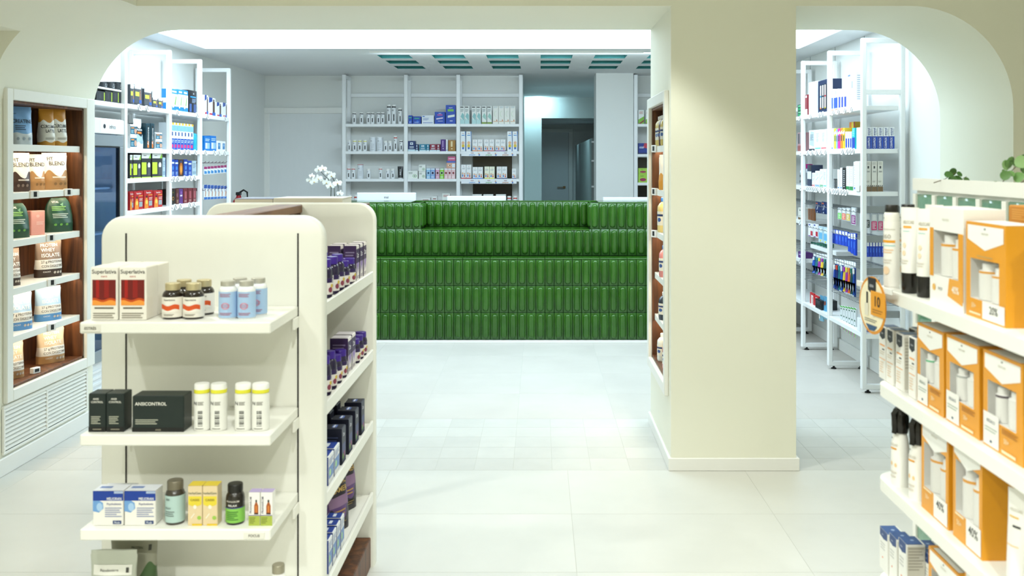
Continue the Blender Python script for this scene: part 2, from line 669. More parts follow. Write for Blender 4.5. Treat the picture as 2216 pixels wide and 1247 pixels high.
        for q in [[(x0, yi, z0), (x1, yi, z0), (x1, yi, z1), (x0, yi, z1)], [(x0, yb, z0), (x0, yi, z0), (x0, yi, z1), (x0, yb, z1)],
                  [(x1, yi, z0), (x1, yb, z0), (x1, yb, z1), (x1, yi, z1)], [(x0, yb, z1), (x0, yi, z1), (x1, yi, z1), (x1, yb, z1)], [(x0, yi, z0), (x0, yb, z0), (x1, yb, z0), (x1, yi, z0)]]:
            mb.add(q, [(0, 1, 2, 3)], wi)
        prints(mb, its, w, h, lambda x, z, o: (x, yb - o, z))
        prints(mb, s.get('top', []), w, dp, lambda x, z, o: (x, -dp / 2 + z, h + o))
        parts.append((s['n'], mb.mesh(s['n'], 0), None))
        # contents
        inn = s.get('inn', [])
        ww, wh = x1 - x0, z1 - z0
        for (uc, rad, col, capc, cv0, bandc) in inn:
            tb = MB()
            cx, r = x0 + uc * ww, rad * ww
            r = min(r, dp * .34)
            cy = yb + r + .001
            top = z0 + cv0 * wh
            prof = [(r, z0 + .001), (r, z0 + (top - z0) * .72), (r, z0 + (top - z0) * .78), (r * .75, z0 + (top - z0) * .8), (r * .75, top - .002), (r * .5, top)]
            m0, m1, m2 = M(col), M(bandc), M(capc)
            tb.lathe(prof, 16, m0, (cx, cy, 0), mats=[m0, m1, m0, m2, m2])
            parts.append(('tube', tb.mesh('tube'), 0))
        parts.append(('window_film', MB().add([(x0, yb + .0004, z0), (x1, yb + .0004, z0), (x1, yb + .0004, z1), (x0, yb + .0004, z1)], [(0, 1, 2, 3)], FILM).mesh('window_film', 0), 0))
    elif k == 'tube':
        # squeeze tube standing on its cap: flat crimp on top
        r, ch = w / 2, s.get('caph', .22) * h
        NR, NZ = 24, 8
        mb = MB()
        vs, fs = [], []
        for j in range(NZ + 1):
            v = j / NZ
            a = r * (.86 + .14 * v)
            b = r * .86 * (1 - v ** 1.4) + .0015
            for i in range(NR):
                t = 2 * math.pi * i / NR
                vs.append((a * math.cos(t), b * math.sin(t), ch + v * (h - ch)))
        for j in range(NZ):
            for i in range(NR):
                fs.append((j * NR + i, j * NR + (i + 1) % NR, (j + 1) * NR + (i + 1) % NR, (j + 1) * NR + i))
        fs.append(tuple(range(NR - 1, -1, -1)))
        fs.append(tuple(NZ * NR + i for i in range(NR)))
        mb.add(vs, fs, M(s['col'], .3))
        parts.append([s['n'], None, None])
        parts.append(('cap', MB().lathe([(r * .8, 0), (r * .86, .003), (r * .88, ch)], 20, M(s['cap'], .25)).mesh('cap'), 0))
        pm = MB()

        def yt(x, z):
            v = max(0, min(1, (z - ch) / (h - ch)))
            a, b = r * (.86 + .14 * v), r * .86 * (1 - v ** 1.4) + .0015
            return -b * math.sqrt(max(.02, 1 - min(1, (x / a) ** 2)))
        prints(mb, its, w, h, lambda x, z, o: (x, yt(x, z) - o, z), nx=6, nz=4, off=.001)
        parts[0][1] = mb.mesh(s['n'])
    elif k == 'spray':
        r = w / 2
        bm = M(s['col'], .3)
        hb = h * .68
        prof = [(r * .93, 0), (r, .006), (r, hb * .62), (r * .93, hb * .78), (r * .78, hb * .92), (r * .66, hb)]
        sb = MB().lathe(prof, 22, bm, sy=.8)
        parts.append([s['n'], None, None])
        hd = MB()
        cm = M('#15130f', .22)
        # domed trigger head leaning to the front
        hd.lathe([(r * .8, hb - .003), (r * .92, hb + .012), (r * .9, h - .028), (r * .74, h - .012), (r * .38, h - .002), (0, h)], 18, cm, sy=.9)
        hd.prism([(-r * 1.05, h - .018), (-r * .5, h - .008), (-r * .3, h - .03), (-r * .55, hb + .012), (-r * .95, hb - .004), (-r * .85, hb + .018)], 'x', -r * .3, r * .3, cm)
        parts.append(('spray_head', hd.mesh('spray_head'), 0))
        prints(sb, its, 2 * r, h, lambda x, z, o: ((r + o) * math.sin(x * 1.1 / r), -(r * .8 + o) * math.cos(x * 1.1 / r), z), nx=6, off=.001)
        parts[0][1] = sb.mesh(s['n'])
    elif k == 'brush':
        # toothbrush on a hanging card
        mb = MB().box(-w / 2, w / 2, -.0008, .0008, 0, h, M(s['col'], .4))
        parts.append((s['n'], mb.mesh(s['n']), None))
        hd = MB().tube([(0, -.006, h * .06), (0, -.007, h * .4), (0, -.005, h * .62), (0, -.006, h * .8)], w * .26, M(s['h1'], .3), 8, w * .16)
        parts.append(('handle', hd.mesh('handle'), 0))
        bb = MB().box(-w * .2, w * .2, -.014, -.005, h * .66, h * .8, M(s['h2'], .6), .001)
        parts.append(('bristle_head', bb.mesh('bristle_head'), 0))
        pm = MB()
        prints(pm, its + [('r', .05, .84, .95, .99, '#f4f4f4')], w, h, lambda x, z, o: (x, -.0008 - o, z))
        parts.append(('card_print', pm.mesh('card_print', 0), 0))
    return parts


def make(key, w, dp, h, loc, rz=0.0, where='', tilt=0.0, phrase=None):
    s = ST[key]
    ck = (key, round(w, 3), round(dp, 3), round(h, 3))
    if ck not in _PC:
        _PC[ck] = build_parts(key, w, dp, h)
    root = None
    for nm, me, par in _PC[ck]:
        if par is None:
            root = link(nm, me, None, loc, 0, (0 if not tilt else tilt, 0, rz))
        else:
            link(nm, me, root)
    reg(root, (phrase or s['p']) + (' ' + where if where else ''), s['c'])
    return root


def onX(Xf, face, zs, items, where, dp=.09, gap=.955, back=0.0):
    """products with their fronts on the plane x = Xf (facing +x when face is 1), given as (xa, xb, y_top, style[, depth])"""
    rz = math.pi / 2 if face > 0 else -math.pi / 2
    for it in items:
        xa, xb, yt, key = it[:4]
        dd = it[4] if len(it) > 4 else dp
        z0 = it[5] if len(it) > 5 else zs
        xf = Xf - face * back
        d0, d1 = abs(xf) * F / abs(VX - xa), abs(xf) * F / abs(VX - xb)
        dm = (d0 + d1) / 2
        w = abs(d1 - d0) * gap
        h = PZ(yt, dm) - z0
        if ST[key]['k'] in ('bottle', 'jar', 'spray', 'tube'):
            dd = w
        make(key, w, dd, h, (xf - face * dd / 2, dm, z0), rz, where)


def onY(d, zs, items, where, dp=.08, gap=.965, back=0.0):
    """products facing the camera with fronts at depth d"""
    for it in items:
        xa, xb, yt, key = it[:4]
        dd = it[4] if len(it) > 4 else dp
        z0 = it[5] if len(it) > 5 else zs
        w = (xb - xa) * d / F * gap
        if ST[key]['k'] in ('bottle', 'jar', 'spray', 'tube'):
            dd = w
        make(key, w, dd, PZ(yt, d) - z0, (PX((xa + xb) / 2, d), d + back + dd / 2, z0), 0, where)


# ================================================================== the room
XL, XPL, XPR, XR = -2.57, 0.638, 1.246, 2.302      # left jamb, pillar faces, jamb of the side arch
YA, YB = 4.716, 5.579                              # front and back of the arch wall
ZS = 2.257                                         # soffit of the arches
ZC = 2.43                                          # ceiling of the rear room
YW = 10.5                                          # rear wall
XWL, XWR = -2.97, 2.40
NZ0, NZ1 = .395, 1.80                              # wall niches: bottom and top

# ---- floor
floor = struct(obj('floor', MB().box(-3.5, 3.5, -2.6, 17.0, -.12, -.0012, GROUT)))
_tc = {}


def floor_tile(x0, x1, y0, y1, mat):
    w, l = round(x1 - x0 - .0018, 4), round(y1 - y0 - .0018, 4)
    k = (w, l, mat.name)
    if k not in _tc:
        _tc[k] = MB().box(-w / 2, w / 2, -l / 2, l / 2, -.0015, 0, mat, .0004).mesh('floor_tile', 0)
    link('tile', _tc[k], floor, ((x0 + x1) / 2, (y0 + y1) / 2, 0))


def tile_zone(xs, ys, mat):
    for a, b in zip(xs, xs[1:]):
        for c, d in zip(ys, ys[1:]):
            floor_tile(a, b, c, d, mat)


def cuts(a, b, o, p):
    k = math.ceil((a - o) / p + 1e-6)
    out = [a]
    while o + k * p < b - 1e-6:
        out.append(o + k * p)
        k += 1
    return out + [b]


tile_zone(cuts(-3.4, 3.4, .135, .86), cuts(-.6, YA, YA, .586), FT_A)
tile_zone(cuts(XL, XR, .06, .19), cuts(YA, 5.66, YA, .19), FT_B)
tile_zone(cuts(XWL, XWR, -.70, .569), cuts(5.66, YW, 5.66, .61), FT_C)
tile_zone(cuts(-.22, .8, -.70, .569), cuts(YW, 16.5, 5.66, .61), FT_C)

# ---- front shop shell
struct(boxo('wall_left', (-3.55, -3.4, -2.6, YA, 0, 2.95), WALLB))
struct(boxo('wall_right', (3.4, 3.55, -2.6, YA, 0, 2.95), WALLB))
struct(boxo('wall_rear', (-3.55, 3.55, -2.75, -2.6, 0, 2.95), WALLB))
struct(boxo('ceiling', (-3.55, 3.55, -2.75, YA, 2.8, 2.95), WALLB))
# dropped soffit running forward along the left wall
sof = [(-1.96, ZS)] + arc(XL + .5, ZS - .5, .5, 90, 135, 10) + [(-3.4, ZS - .5 + .5 * math.sin(math.radians(135))), (-3.4, 2.8), (-1.96, 2.8)]
struct(obj('ceiling_soffit', MB().prism(sof, 'y', .6, YA - .001, WALLB), sharp=30))

# ---- arch wall: lintel with rounded shoulders over two openings
lint = [(XL + .5, ZS)] + arc(XR - .5, ZS - .5, .5, 90, 0, 18) + [(XR, 0), (3.5, 0), (3.5, 2.95), (XL + .5, 2.95)]
struct(obj('wall_arch', MB().prism(lint, 'y', YA, YB, WALLB), sharp=30))
# left shoulder and jamb, built around the niche
jl = MB()
YJ = 4.53
NL0, NL1 = 4.70, 5.463
jl.prism([(-3.4, NZ1)] + [(XL, NZ1)] + arc(XL + .5, ZS - .5, .5, 174, 90, 18) + [(XL + .5, 2.6), (-3.4, 2.6)], 'y', YA, YB, WALLB)
jl.prism([(-3.4, NZ1)] + [(XL, NZ1)] + arc(XL + .5, ZS - .5, .5, 174, 90, 18) + [(-3.4, ZS)], 'y', YJ, YA, WALLB)
jl.box(-3.4, XL, YJ, YB, 0, NZ0, WALLB)
jl.box(-3.4, XL, YJ, NL0, NZ0, NZ1, WALLB)
jl.box(-3.4, XL, NL1, YB, NZ0, NZ1, WALLB)
jl.box(-3.4, XL - .30, NL0, NL1, NZ0, NZ1, WALLB)
struct(obj('wall_arch_jamb', jl, sharp=30))
# pillar between the openings, niche in its left face
NP0, NP1 = 4.85, 5.50
pl = MB()
pl.box(XPL, XPR, YA, NP0, 0, ZS, WALLB)
pl.box(XPL, XPR, NP1, YB, 0, ZS, WALLB)
pl.box(XPL + .27, XPR, NP0, NP1, 0, ZS, WALLB)
pl.box(XPL, XPL + .27, NP0, NP1, 0, NZ0, WALLB)
pl.box(XPL, XPL + .27, NP0, NP1, NZ1, ZS, WALLB)
struct(obj('pillar', pl))

# ---- baseboards
bb = MB()
bb.box(XPL - .014, XPR + .014, YA - .014, YA, 0, .062, TRIM, .003)
bb.box(XPL - .014, XPL, YA, YB + .01, 0, .062, TRIM, .003)
bb.box(XPR, XPR + .014, YA, YB + .01, 0, .062, TRIM, .003)
struct(obj('baseboard_pillar', bb))
struct(boxo('baseboard_left', (XL, XL + .016, YJ, YB, 0, .085), TRIM, None, .003))
struct(boxo('baseboard_right', (XWR - .015, XWR, YB, YW, 0, .09), TRIM, None, .003))
struct(boxo('baseboard_back', (XWL, -.25, YW - .015, YW, 0, .09), TRIM, None, .003))

# ---- rear room shell
struct(boxo('wall_back_left', (XWL - .15, XWL, YB, YW, 0, 2.7), WALL))
wbr = struct(boxo('wall_back_right', (XWR, XWR + .15, YB, YW, 0, 2.7), WALL))
for yy in (6.46, 7.17, 7.88, 8.6):
    boxo('panel_joint', (XWR - .0012, XWR + .001, yy, yy + .005, .1, ZC), M('#4a4d4c', .7), wbr)
wb = MB()
wb.box(XWL, -.22, YW, YW + .12, 0, 2.7, WALL)
wb.box(.98, XWR, YW, YW + .12, 0, 2.7, WALL)
struct(obj('wall_back', wb))
struct(boxo('pillar_back', (.593, .985, 10.2, 10.62, 0, ZC), WALL))
# ceiling with the luminous field and eighteen square recesses
LX0, LX1, LY0, LY1 = -2.74, 2.125, 5.95, 7.95
cxs = [-1.42 + .476 * k for k in range(7)]
cys = [8.455, 8.925, 9.43]
CS = .28
xb = sorted(set([XWL, XWR, LX0, LX1] + [v for c in cxs for v in (c, c + CS) if v < XWR]))
yb_ = sorted(set([YB, YW, LY0, LY1] + [v for c in cys for v in (c, c + CS)]))
cm = MB()
for a, b in zip(xb, xb[1:]):
    for c, d in zip(yb_, yb_[1:]):
        mx, my = (a + b) / 2, (c + d) / 2
        if LX0 < mx < LX1 and LY0 < my < LY1:
            continue
        if any(u < mx < u + CS for u in cxs) and any(u < my < u + CS for u in cys):
            continue
        cm.add([(a, c, ZC), (a, d, ZC), (b, d, ZC), (b, c, ZC)], [(0, 1, 2, 3)], CEIL)
cm.box(XWL, XWR, YB, YW, 2.62, 2.7, CEIL)
ceil = struct(obj('ceiling_back', cm, sharp=0))
cof = MB()
for q in [[(0, 0), (CS, 0)], [(CS, 0), (CS, CS)], [(CS, CS), (0, CS)], [(0, CS), (0, 0)]]:
    (a, b), (c, d) = q
    cof.add([(a, b, 0), (c, d, 0), (c, d, .13), (a, b, .13)], [(0, 1, 2, 3)], TEAL)
cof.add([(0, 0, .13), (CS, 0, .13), (CS, CS, .13), (0, CS, .13)], [(0, 1, 2, 3)], TEAL)
cofm = cof.mesh('coffer', 0)
for cx in cxs:
    for cy in cys:
        link('coffer', cofm, ceil, (cx, cy, ZC))
boxo('track', (PX(800, 8.2), PX(1392, 8.2), 8.17, 8.2, ZC - .012, ZC), TRIM, ceil)
lp = empty('luminous_ceiling_panel', ((LX0 + LX1) / 2, (LY0 + LY1) / 2, ZC))
hx, hy = (LX1 - LX0) / 2, (LY1 - LY0) / 2
obj('diffuser', MB().add([(-hx, -hy, .02), (-hx, hy, .02), (hx, hy, .02), (hx, -hy, .02)], [(0, 1, 2, 3)], DIFF), lp, sharp=0)
fr = MB()
for e in [(-hx - .012, hx + .012, -hy - .012, -hy, -.004, .03), (-hx - .012, hx + .012, hy, hy + .012, -.004, .03), (-hx - .012, -hx, -hy, hy, -.004, .03), (hx, hx + .012, -hy, hy, -.004, .03)]:
    fr.box(*e, STEEL_W)
obj('frame', fr, lp)
reg(lp, 'large glowing white stretched ceiling light panel over the rear shop', 'ceiling light')

# rear-left door
dr = struct(empty('door_1', (PX(663, YW), YW, 0)))
D0, D1 = PX(585, YW) - PX(663, YW), PX(741, YW) - PX(663, YW)
boxo('door_leaf', (D0, D1, -.02, -.002, 0, 2.02), M('#e6e8e8', .5), dr)
fm = MB()
fm.box(D0 - .065, D0, -.035, 0, 0, 2.02, TRIM, .004)
fm.box(D1, D1 + .065, -.035, 0, 0, 2.02, TRIM, .004)
fm.box(D0 - .065, D1 + .065, -.035, 0, 2.02, 2.085, TRIM, .004)
obj('door_frame', fm, dr)

# corridor beyond the opening
struct(boxo('wall_corridor_left', (-.34, -.22, YW + .12, 14.05, 0, ZC), WALL))
struct(boxo('wall_corridor_right', (.95, 1.05, 10.6, 16.5, 0, ZC), WALL))
struct(boxo('ceiling_corridor', (-.34, 1.05, YW + .001, 14.05, ZC, ZC + .1), CEIL))
struct(boxo('wall_corridor_beam', (-.34, 1.05, 14.05, 14.25, 2.13, ZC), WALL))
struct(boxo('wall_corridor_stub', (-.34, .027, 14.05, 14.2, 0, 2.13), WALL))
struct(boxo('ceiling_corridor_low', (-.34, 1.05, 14.25, 16.5, 2.13, 2.2), CEIL))
struct(boxo('wall_corridor_end', (-.34, 1.05, 16.5, 16.6, 0, 2.2), WALL))
d2 = struct(empty('door_2', (.2, 16.5, 0)))
DE = PX(1230, 16.5) - .2
boxo('door_leaf', (-.35, DE, -.03, -.005, 0, 2.0), M('#dfe2e2', .5), d2)
fm = MB()
fm.box(DE + .005, DE + .075, -.04, 0, 0, 2.0, TRIM, .004)
fm.box(-.36, DE + .075, -.04, 0, 2.0, 2.06, TRIM, .004)
obj('door_frame', fm, d2)
hd = MB().lathe([(.024, 0), (.024, .006)], 14, M('#8c7350', .3, .8), (DE - .07, 0, 0))
hd = MB()
hd.box(DE - .09, DE - .05, -.042, -.03, 1.045, 1.085, M('#8c7350', .3, .8), .004)
hd.box(DE - .19, DE - .065, -.06, -.048, 1.058, 1.072, M('#8c7350', .3, .8), .004)
hd.box(DE - .075, DE - .065, -.055, -.036, 1.06, 1.07, M('#8c7350', .3, .8))
obj('handle', hd, d2)
cb = empty('storage_cabinet', (.76, 13.8, 0))
boxo('carcass', (-.155, .155, -2.5, 2.55, 0, 1.775), M('#7d8380', .5), cb, .004)
for k, zz in enumerate((.5, .85, 1.2, 1.5, 1.72)):
    boxo('shelf_edge', (-.158, .155, -2.53, -2.5, zz, zz + .02), STEEL_W, cb)
reg(cb, 'tall grey storage cabinet lining the dim corridor behind the counter', 'cabinet')


# ---- lit wall niches (same joinery left and right)
def niche(name, X, s, y0, y1, outer0, outer1, phrase, tags):
    """s = 1 opens towards +x, -1 opens towards -x"""
    n = empty(name, (X, (y0 + y1) / 2, NZ0))
    my = (y0 + y1) / 2
    a, b = y0 - my, y1 - my
    hh = NZ1 - NZ0
    D = .26

    def bx(nm, x0, x1, ya, yb, z0, z1, mat, bv=.002, par=n):
        return boxo(nm, (s * x0, s * x1, ya, yb, z0, z1), mat, par, bv)
    bx('back_board', -D, -D + .012, a, b, 0, hh, WALNUT)
    bx('side_board', -D, .002, a, a + .014, 0, hh, WALNUT)
    bx('side_board', -D, .002, b - .014, b, 0, hh, WALNUT)
    bx('bottom_board', -D, .002, a, b, 0, .014, WALNUT)
    bx('top_board', -D, .002, a, b, hh - .014, hh, WALNUT)
    fm = MB()
    for e in [(outer0 - my, a, -.055, hh + .055), (b, outer1 - my, -.055, hh + .055), (a, b, hh, hh + .055), (a, b, -.055, 0)]:
        fm.box(0 if s > 0 else -.022, .022 if s > 0 else 0, e[0], e[1], e[2], e[3], LACQ, .003)
    obj('frame', fm, n)
    for k, z in enumerate((1.586, 1.347, 1.113, .877, .642)):
        sh = bx('shelf', -D + .012, -.012, a + .014, b - .014, z - NZ0 - .02, z - NZ0, LACQ)
        bx('front_lip', -.020, -.0121, a + .014, b - .014, z - NZ0 - .034, z - NZ0 - .0005, LACQ, .001, sh)
        bx('light_strip', -.045, -.028, a + .03, b - .03, z - NZ0 - .026, z - NZ0 - .0205, LED, 0, sh)
    for y, z in tags:
        t = MB().box(-.003 * s, .012 * s, -.024, .024, -.028, .012, M('#f4f4f2', .4), .002)
        t.box(.0121 * s, .0126 * s, -.008, .01, -.02, .006, BLACK)
        obj('price_tag', t, n, (-.005 * s, y - my, z - NZ0 - .006), rot=(0, 0, -s * .5))
    reg(n, phrase, 'wall niche')
    return n


def yl(x, X=XL):
    return abs(X) * F / abs(VX - x)


niche('wall_niche', XL, 1, NL0, NL1, 4.645, 5.56, 'tall walnut-lined wall niche of six shelves with pouches', [(yl(75), 1.347), (yl(148), 1.347), (yl(110), 1.113), (yl(112), .877), (yl(112), .642)])
niche('pillar_niche', XPL, -1, NP0, NP1, 4.80, 5.57, 'narrow walnut-lined niche of bottles let into the pillar', [(5.40, 1.586), (5.40, 1.347), (5.40, 1.113)])
# louvred grille under the left niche
gr = empty('vent_grille', (XL, 5.08, .215))
g0, g1, gz0, gz1 = yl(3) - 5.08, yl(186) - 5.08, -.105, .10
fm = MB()
fm.box(0, .012, g0, g1, gz1, gz1 + .014, LACQ, .002)
fm.box(0, .012, g0, g1, gz0 - .014, gz0, LACQ, .002)
gm = yl(98) - 5.08
for y in (g0, gm - .008, g1 - .016):
    fm.box(0, .012, y, y + .016, gz0, gz1, LACQ, .002)
obj('frame', fm, gr)
boxo('back_plate', (.0005, .002, g0, g1, gz0, gz1), M('#6d7678', .7), gr)
for (ya, yb) in ((g0 + .016, gm - .008), (gm + .008, g1 - .016)):
    for k in range(10):
        z = gz0 + (gz1 - gz0) * (k + .35) / 10
        obj('louver_slat', MB().prism([(.002, z + .006), (.0105, z - .006), (.0125, z - .003), (.004, z + .010)][::1], 'y', ya, yb, LACQ) if False else
            MB().add([(.002, ya, z + .012), (.0115, ya, z - .001), (.0115, ya, z + .0015), (.002, ya, z + .0145), (.002, yb, z + .012), (.0115, yb, z - .001), (.0115, yb, z + .0015), (.002, yb, z + .0145)],
                     [(0, 1, 2, 3), (7, 6, 5, 4), (0, 4, 5, 1), (1, 5, 6, 2), (2, 6, 7, 3)], LACQ), gr, sharp=0)
reg(gr, 'white louvred ventilation grille under the walnut niche', 'vent grille')

# ================================================================== green tiled counter
CN = empty('service_counter', (-.125, 8.0, 0))
OX, OY = -.125, 8.0
CX0, CX1 = -2.0, 1.75
Y1, Y2, Y3 = 8.036, 8.22, 8.52
ZT = [.025, .249, .473, .697, .93, 1.155]


def cbx(nm, x0, x1, y0, y1, z0, z1, mat, b=0):
    return boxo(nm, (x0 - OX, x1 - OX, y0 - OY, y1 - OY, z0, z1), mat, CN, b)


RX0, RX1 = -1.006, .427
core = MB()
core.box(CX0 - OX, CX1 - OX, Y1 + .012 - OY, 8.62 - OY, .02, ZT[3] - .012, GROUT_G)
core.box(CX0 - OX, CX1 - OX, Y2 + .012 - OY, 8.62 - OY, ZT[3] - .012, ZT[4] - .01, GROUT_G)
core.box(CX0 - OX, RX0 - .012 - OX, Y2 + .012 - OY, 8.62 - OY, ZT[4] - .012, ZT[5] - .012, GROUT_G)
core.box(RX1 + .012 - OX, CX1 - OX, Y2 + .012 - OY, 8.62 - OY, ZT[4] - .012, ZT[5] - .012, GROUT_G)
core.box(RX0 - .012 - OX, RX1 + .012 - OX, Y3 + .012 - OY, 8.62 - OY, ZT[4] - .012, ZT[5] - .012, GROUT_G)
obj('core', core, CN)
cbx('plinth', CX0, CX1, Y1 - .016, 8.6, 0, .022, TRIM, .002)
P = .0757


def relief(w, h):
    mb = MB().box(-w / 2, w / 2, 0, .012, 0, h, GREEN, .002)
    r, L = w * .355, h / 2 - w * .355 - h * .045
    cz = h / 2
    rings = [(0, 0), (.001, .006), (.004, .0125), (.009, .0175), (.015, .0200), (.019, .0205)]
    vs, N = [], 18
    for ins, ht in rings:
        rr = r - ins
        for i in range(N):
            t = math.pi * i / (N / 2 - 1) if i < N // 2 else math.pi + math.pi * (i - N // 2) / (N / 2 - 1)
            vs.append((rr * math.cos(t), -ht + .0002, cz + (L if i < N // 2 else -L) + rr * math.sin(t)))
    fs = [(j * N + i, (j + 1) * N + i, (j + 1) * N + (i + 1) % N, j * N + (i + 1) % N) for j in range(len(rings) - 1) for i in range(N)]
    fs.append(tuple((len(rings) - 1) * N + i for i in range(N - 1, -1, -1)))
    return mb.add(vs, fs, GREEN)


tm = relief(P - .003, .2215).mesh('relief_tile', 50)
tm2 = relief(P - .003, .2235).mesh('relief_tile', 50)
ncol = int((CX1 - CX0) / P)
for r in range(3):
    for k in range(ncol):
        link('relief_tile', tm, CN, (CX0 + (k + .5) * P - OX, Y1 - OY, ZT[r] + .0008), 0, (random.uniform(-.006, .006), 0, random.uniform(-.01, .01)))
for k in range(ncol):
    link('relief_tile', tm2, CN, (CX0 + (k + .5) * P + .02 - OX, Y2 - OY, ZT[3] + .008), 0, (random.uniform(-.006, .006), 0, random.uniform(-.01, .01)))
for k in range(int((RX0 - CX0) / P)):
    link('relief_tile', tm, CN, (RX0 - (k + .5) * P - OX, Y2 - OY, ZT[4]), 0, (0, 0, random.uniform(-.01, .01)))
for k in range(int((CX1 - RX1) / P)):
    link('relief_tile', tm, CN, (RX1 + (k + .5) * P - OX, Y2 - OY, ZT[4]), 0, (0, 0, random.uniform(-.01, .01)))
nr = 19
pr = (RX1 - RX0) / nr
for k in range(nr):
    link('relief_tile', tm, CN, (RX0 + (k + .5) * pr - OX, Y3 - OY, ZT[4]), 0, (0, 0, random.uniform(-.01, .01)))
rt = relief(.094, .2225).mesh('relief_tile', 50)
for k in range(3):
    y = Y2 + .012 + (k + .5) * .097 - OY
    link('relief_tile', rt, CN, (RX0 - .004 - OX, y, ZT[4]), math.pi / 2)
    link('relief_tile', rt, CN, (RX1 + .004 - OX, y, ZT[4]), -math.pi / 2)
# flat ledge tiles and tiled counter top
lt = MB().box(0, 3 * P - .002, 0, Y2 - Y1 + .012, 0, .010, GREEN, .0025).mesh('ledge_tile', 0)
for k in range(int((CX1 - CX0) / (3 * P))):
    link('ledge_tile', lt, CN, (CX0 + k * 3 * P - OX, Y1 - .004 - OY, ZT[3] - .006))
lt2 = MB().box(0, (RX1 - RX0) / 6 - .002, 0, Y3 - Y2, 0, .010, GREEN, .0025).mesh('ledge_tile', 0)
for k in range(6):
    link('ledge_tile', lt2, CN, (RX0 + k * (RX1 - RX0) / 6 - OX, Y2 - .004 - OY, ZT[4] - .012))
ltt = MB().box(0, 3 * P - .002, 0, .40, 0, .012, GREEN, .0025).mesh('top_tile', 0)
lttr = MB().box(0, 3 * P - .002, 0, .12, 0, .012, GREEN, .0025).mesh('top_tile', 0)
for k in range(int((CX1 - CX0) / (3 * P))):
    x = CX0 + k * 3 * P
    inr = x + 3 * P > RX0 + .02 and x < RX1 - .02
    link('top_tile', lttr if inr else ltt, CN, (x - OX, (Y3 if inr else Y2) - .002 - OY, ZT[5] - .01))
cbx('worktop', CX0, CX1, 8.625, 9.25, .71, .74, LACQ, .003)
cbx('side_panel', CX0, CX0 + .03, 8.63, 9.2, 0, .71, LACQ)
cbx('side_panel', CX1 - .03, CX1, 8.63, 9.2, 0, .71, LACQ)
reg(CN, 'long stepped service counter clad in glossy green relief tiles', 'counter')


def monitor(x0, x1, y_top, d, logo, phrase):
    xc = PX((x0 + x1) / 2, d)
    w = (x1 - x0) * d / F
    zt = PZ(y_top, d)
    m = empty('monitor', (xc, d + .02, .74))
    W = M('#eef1f4', .35)
    sh = boxo('back_shell', (-w / 2, w / 2, -.02, .02, zt - .74 - .33, zt - .74), W, m, .006)
    boxo('screen', (-w / 2 + .008, w / 2 - .008, .0202, .021, zt - .74 - .32, zt - .74 - .01), M('#15181c', .15), m)
    boxo('stand', (-.03, .03, -.012, .018, .012, zt - .74 - .12), W, m, .004)
    boxo('base', (-.11, .11, -.08, .1, 0, .014), W, m, .005)
    if logo:
        pm = MB()
        prints(pm, [('t', .5, .5, 1.0, 'msi', '#4d535a')], .10, .022, lambda x, z, o: (x, -.02 - o, zt - .74 - .052 + z))
        obj('logo_print', pm, m, sharp=0)
    reg(m, phrase, 'monitor')


monitor(772, 900, 417, 8.8, True, 'white computer monitor with lettered back rising above counter')
monitor(967, 1095, 424.5, 8.8, False, 'white monitor behind the counter recess below the small boxes')
monitor(1305, 1435, 427, 8.8, False, 'white monitor behind the counter beside the pillar')

# ================================================================== gondola in the foreground
GD, GT = 2.739, .062                      # front of the near panel, panel thickness
GX0, GX1, GZ = PX(218, GD), PX(698, GD), 1.346
GF = 3.59                                 # front of the far panel
GXC = (GX0 + GX1) / 2
G = empty('display_gondola', (GXC, GD, 0))


def gbx(nm, x0, x1, y0, y1, z0, z1, mat, b=.003, par=None):
    p = par or G
    return boxo(nm, (x0 - GXC, x1 - GXC, y0 - GD, y1 - GD, z0, z1), mat, p, b)


def end_panel(y):
    hw = (GX1 - GX0) / 2
    out = rrect(-hw, hw, 0, GZ, (0, 0, .065, .065), 8)
    inn = rrect(-hw + .006, hw - .006, 0, GZ - .006, (0, 0, .06, .06), 8)
    mb = MB()
    n = len(out)
    vs = [(p[0], y + .006, p[1]) for p in out] + [(p[0], y + GT - .006, p[1]) for p in out] + [(p[0], y, p[1]) for p in inn] + [(p[0], y + GT, p[1]) for p in inn]
    fs = [(i, n + i, n + (i + 1) % n, (i + 1) % n) for i in range(n)]
    fs += [(2 * n + i, i, (i + 1) % n, 2 * n + (i + 1) % n) for i in range(n)]
    fs += [(n + i, 3 * n + i, 3 * n + (i + 1) % n, n + (i + 1) % n) for i in range(n)]
    fs += [tuple(2 * n + i for i in range(n - 1, -1, -1))[::-1], tuple(3 * n + i for i in range(n))[::-1]]
    mb.add(vs, fs, CREAM)
    return obj('end_panel', mb, G, sharp=50)


end_panel(0)
end_panel(GF - GD)
for x in (PX(273, GD), PX(645, GD)):
    gbx('slot_channel', x - .0022, x + .0022, GD - .0012, GD + .001, .1, PZ(505, GD), M('#2a2622', .6), 0)
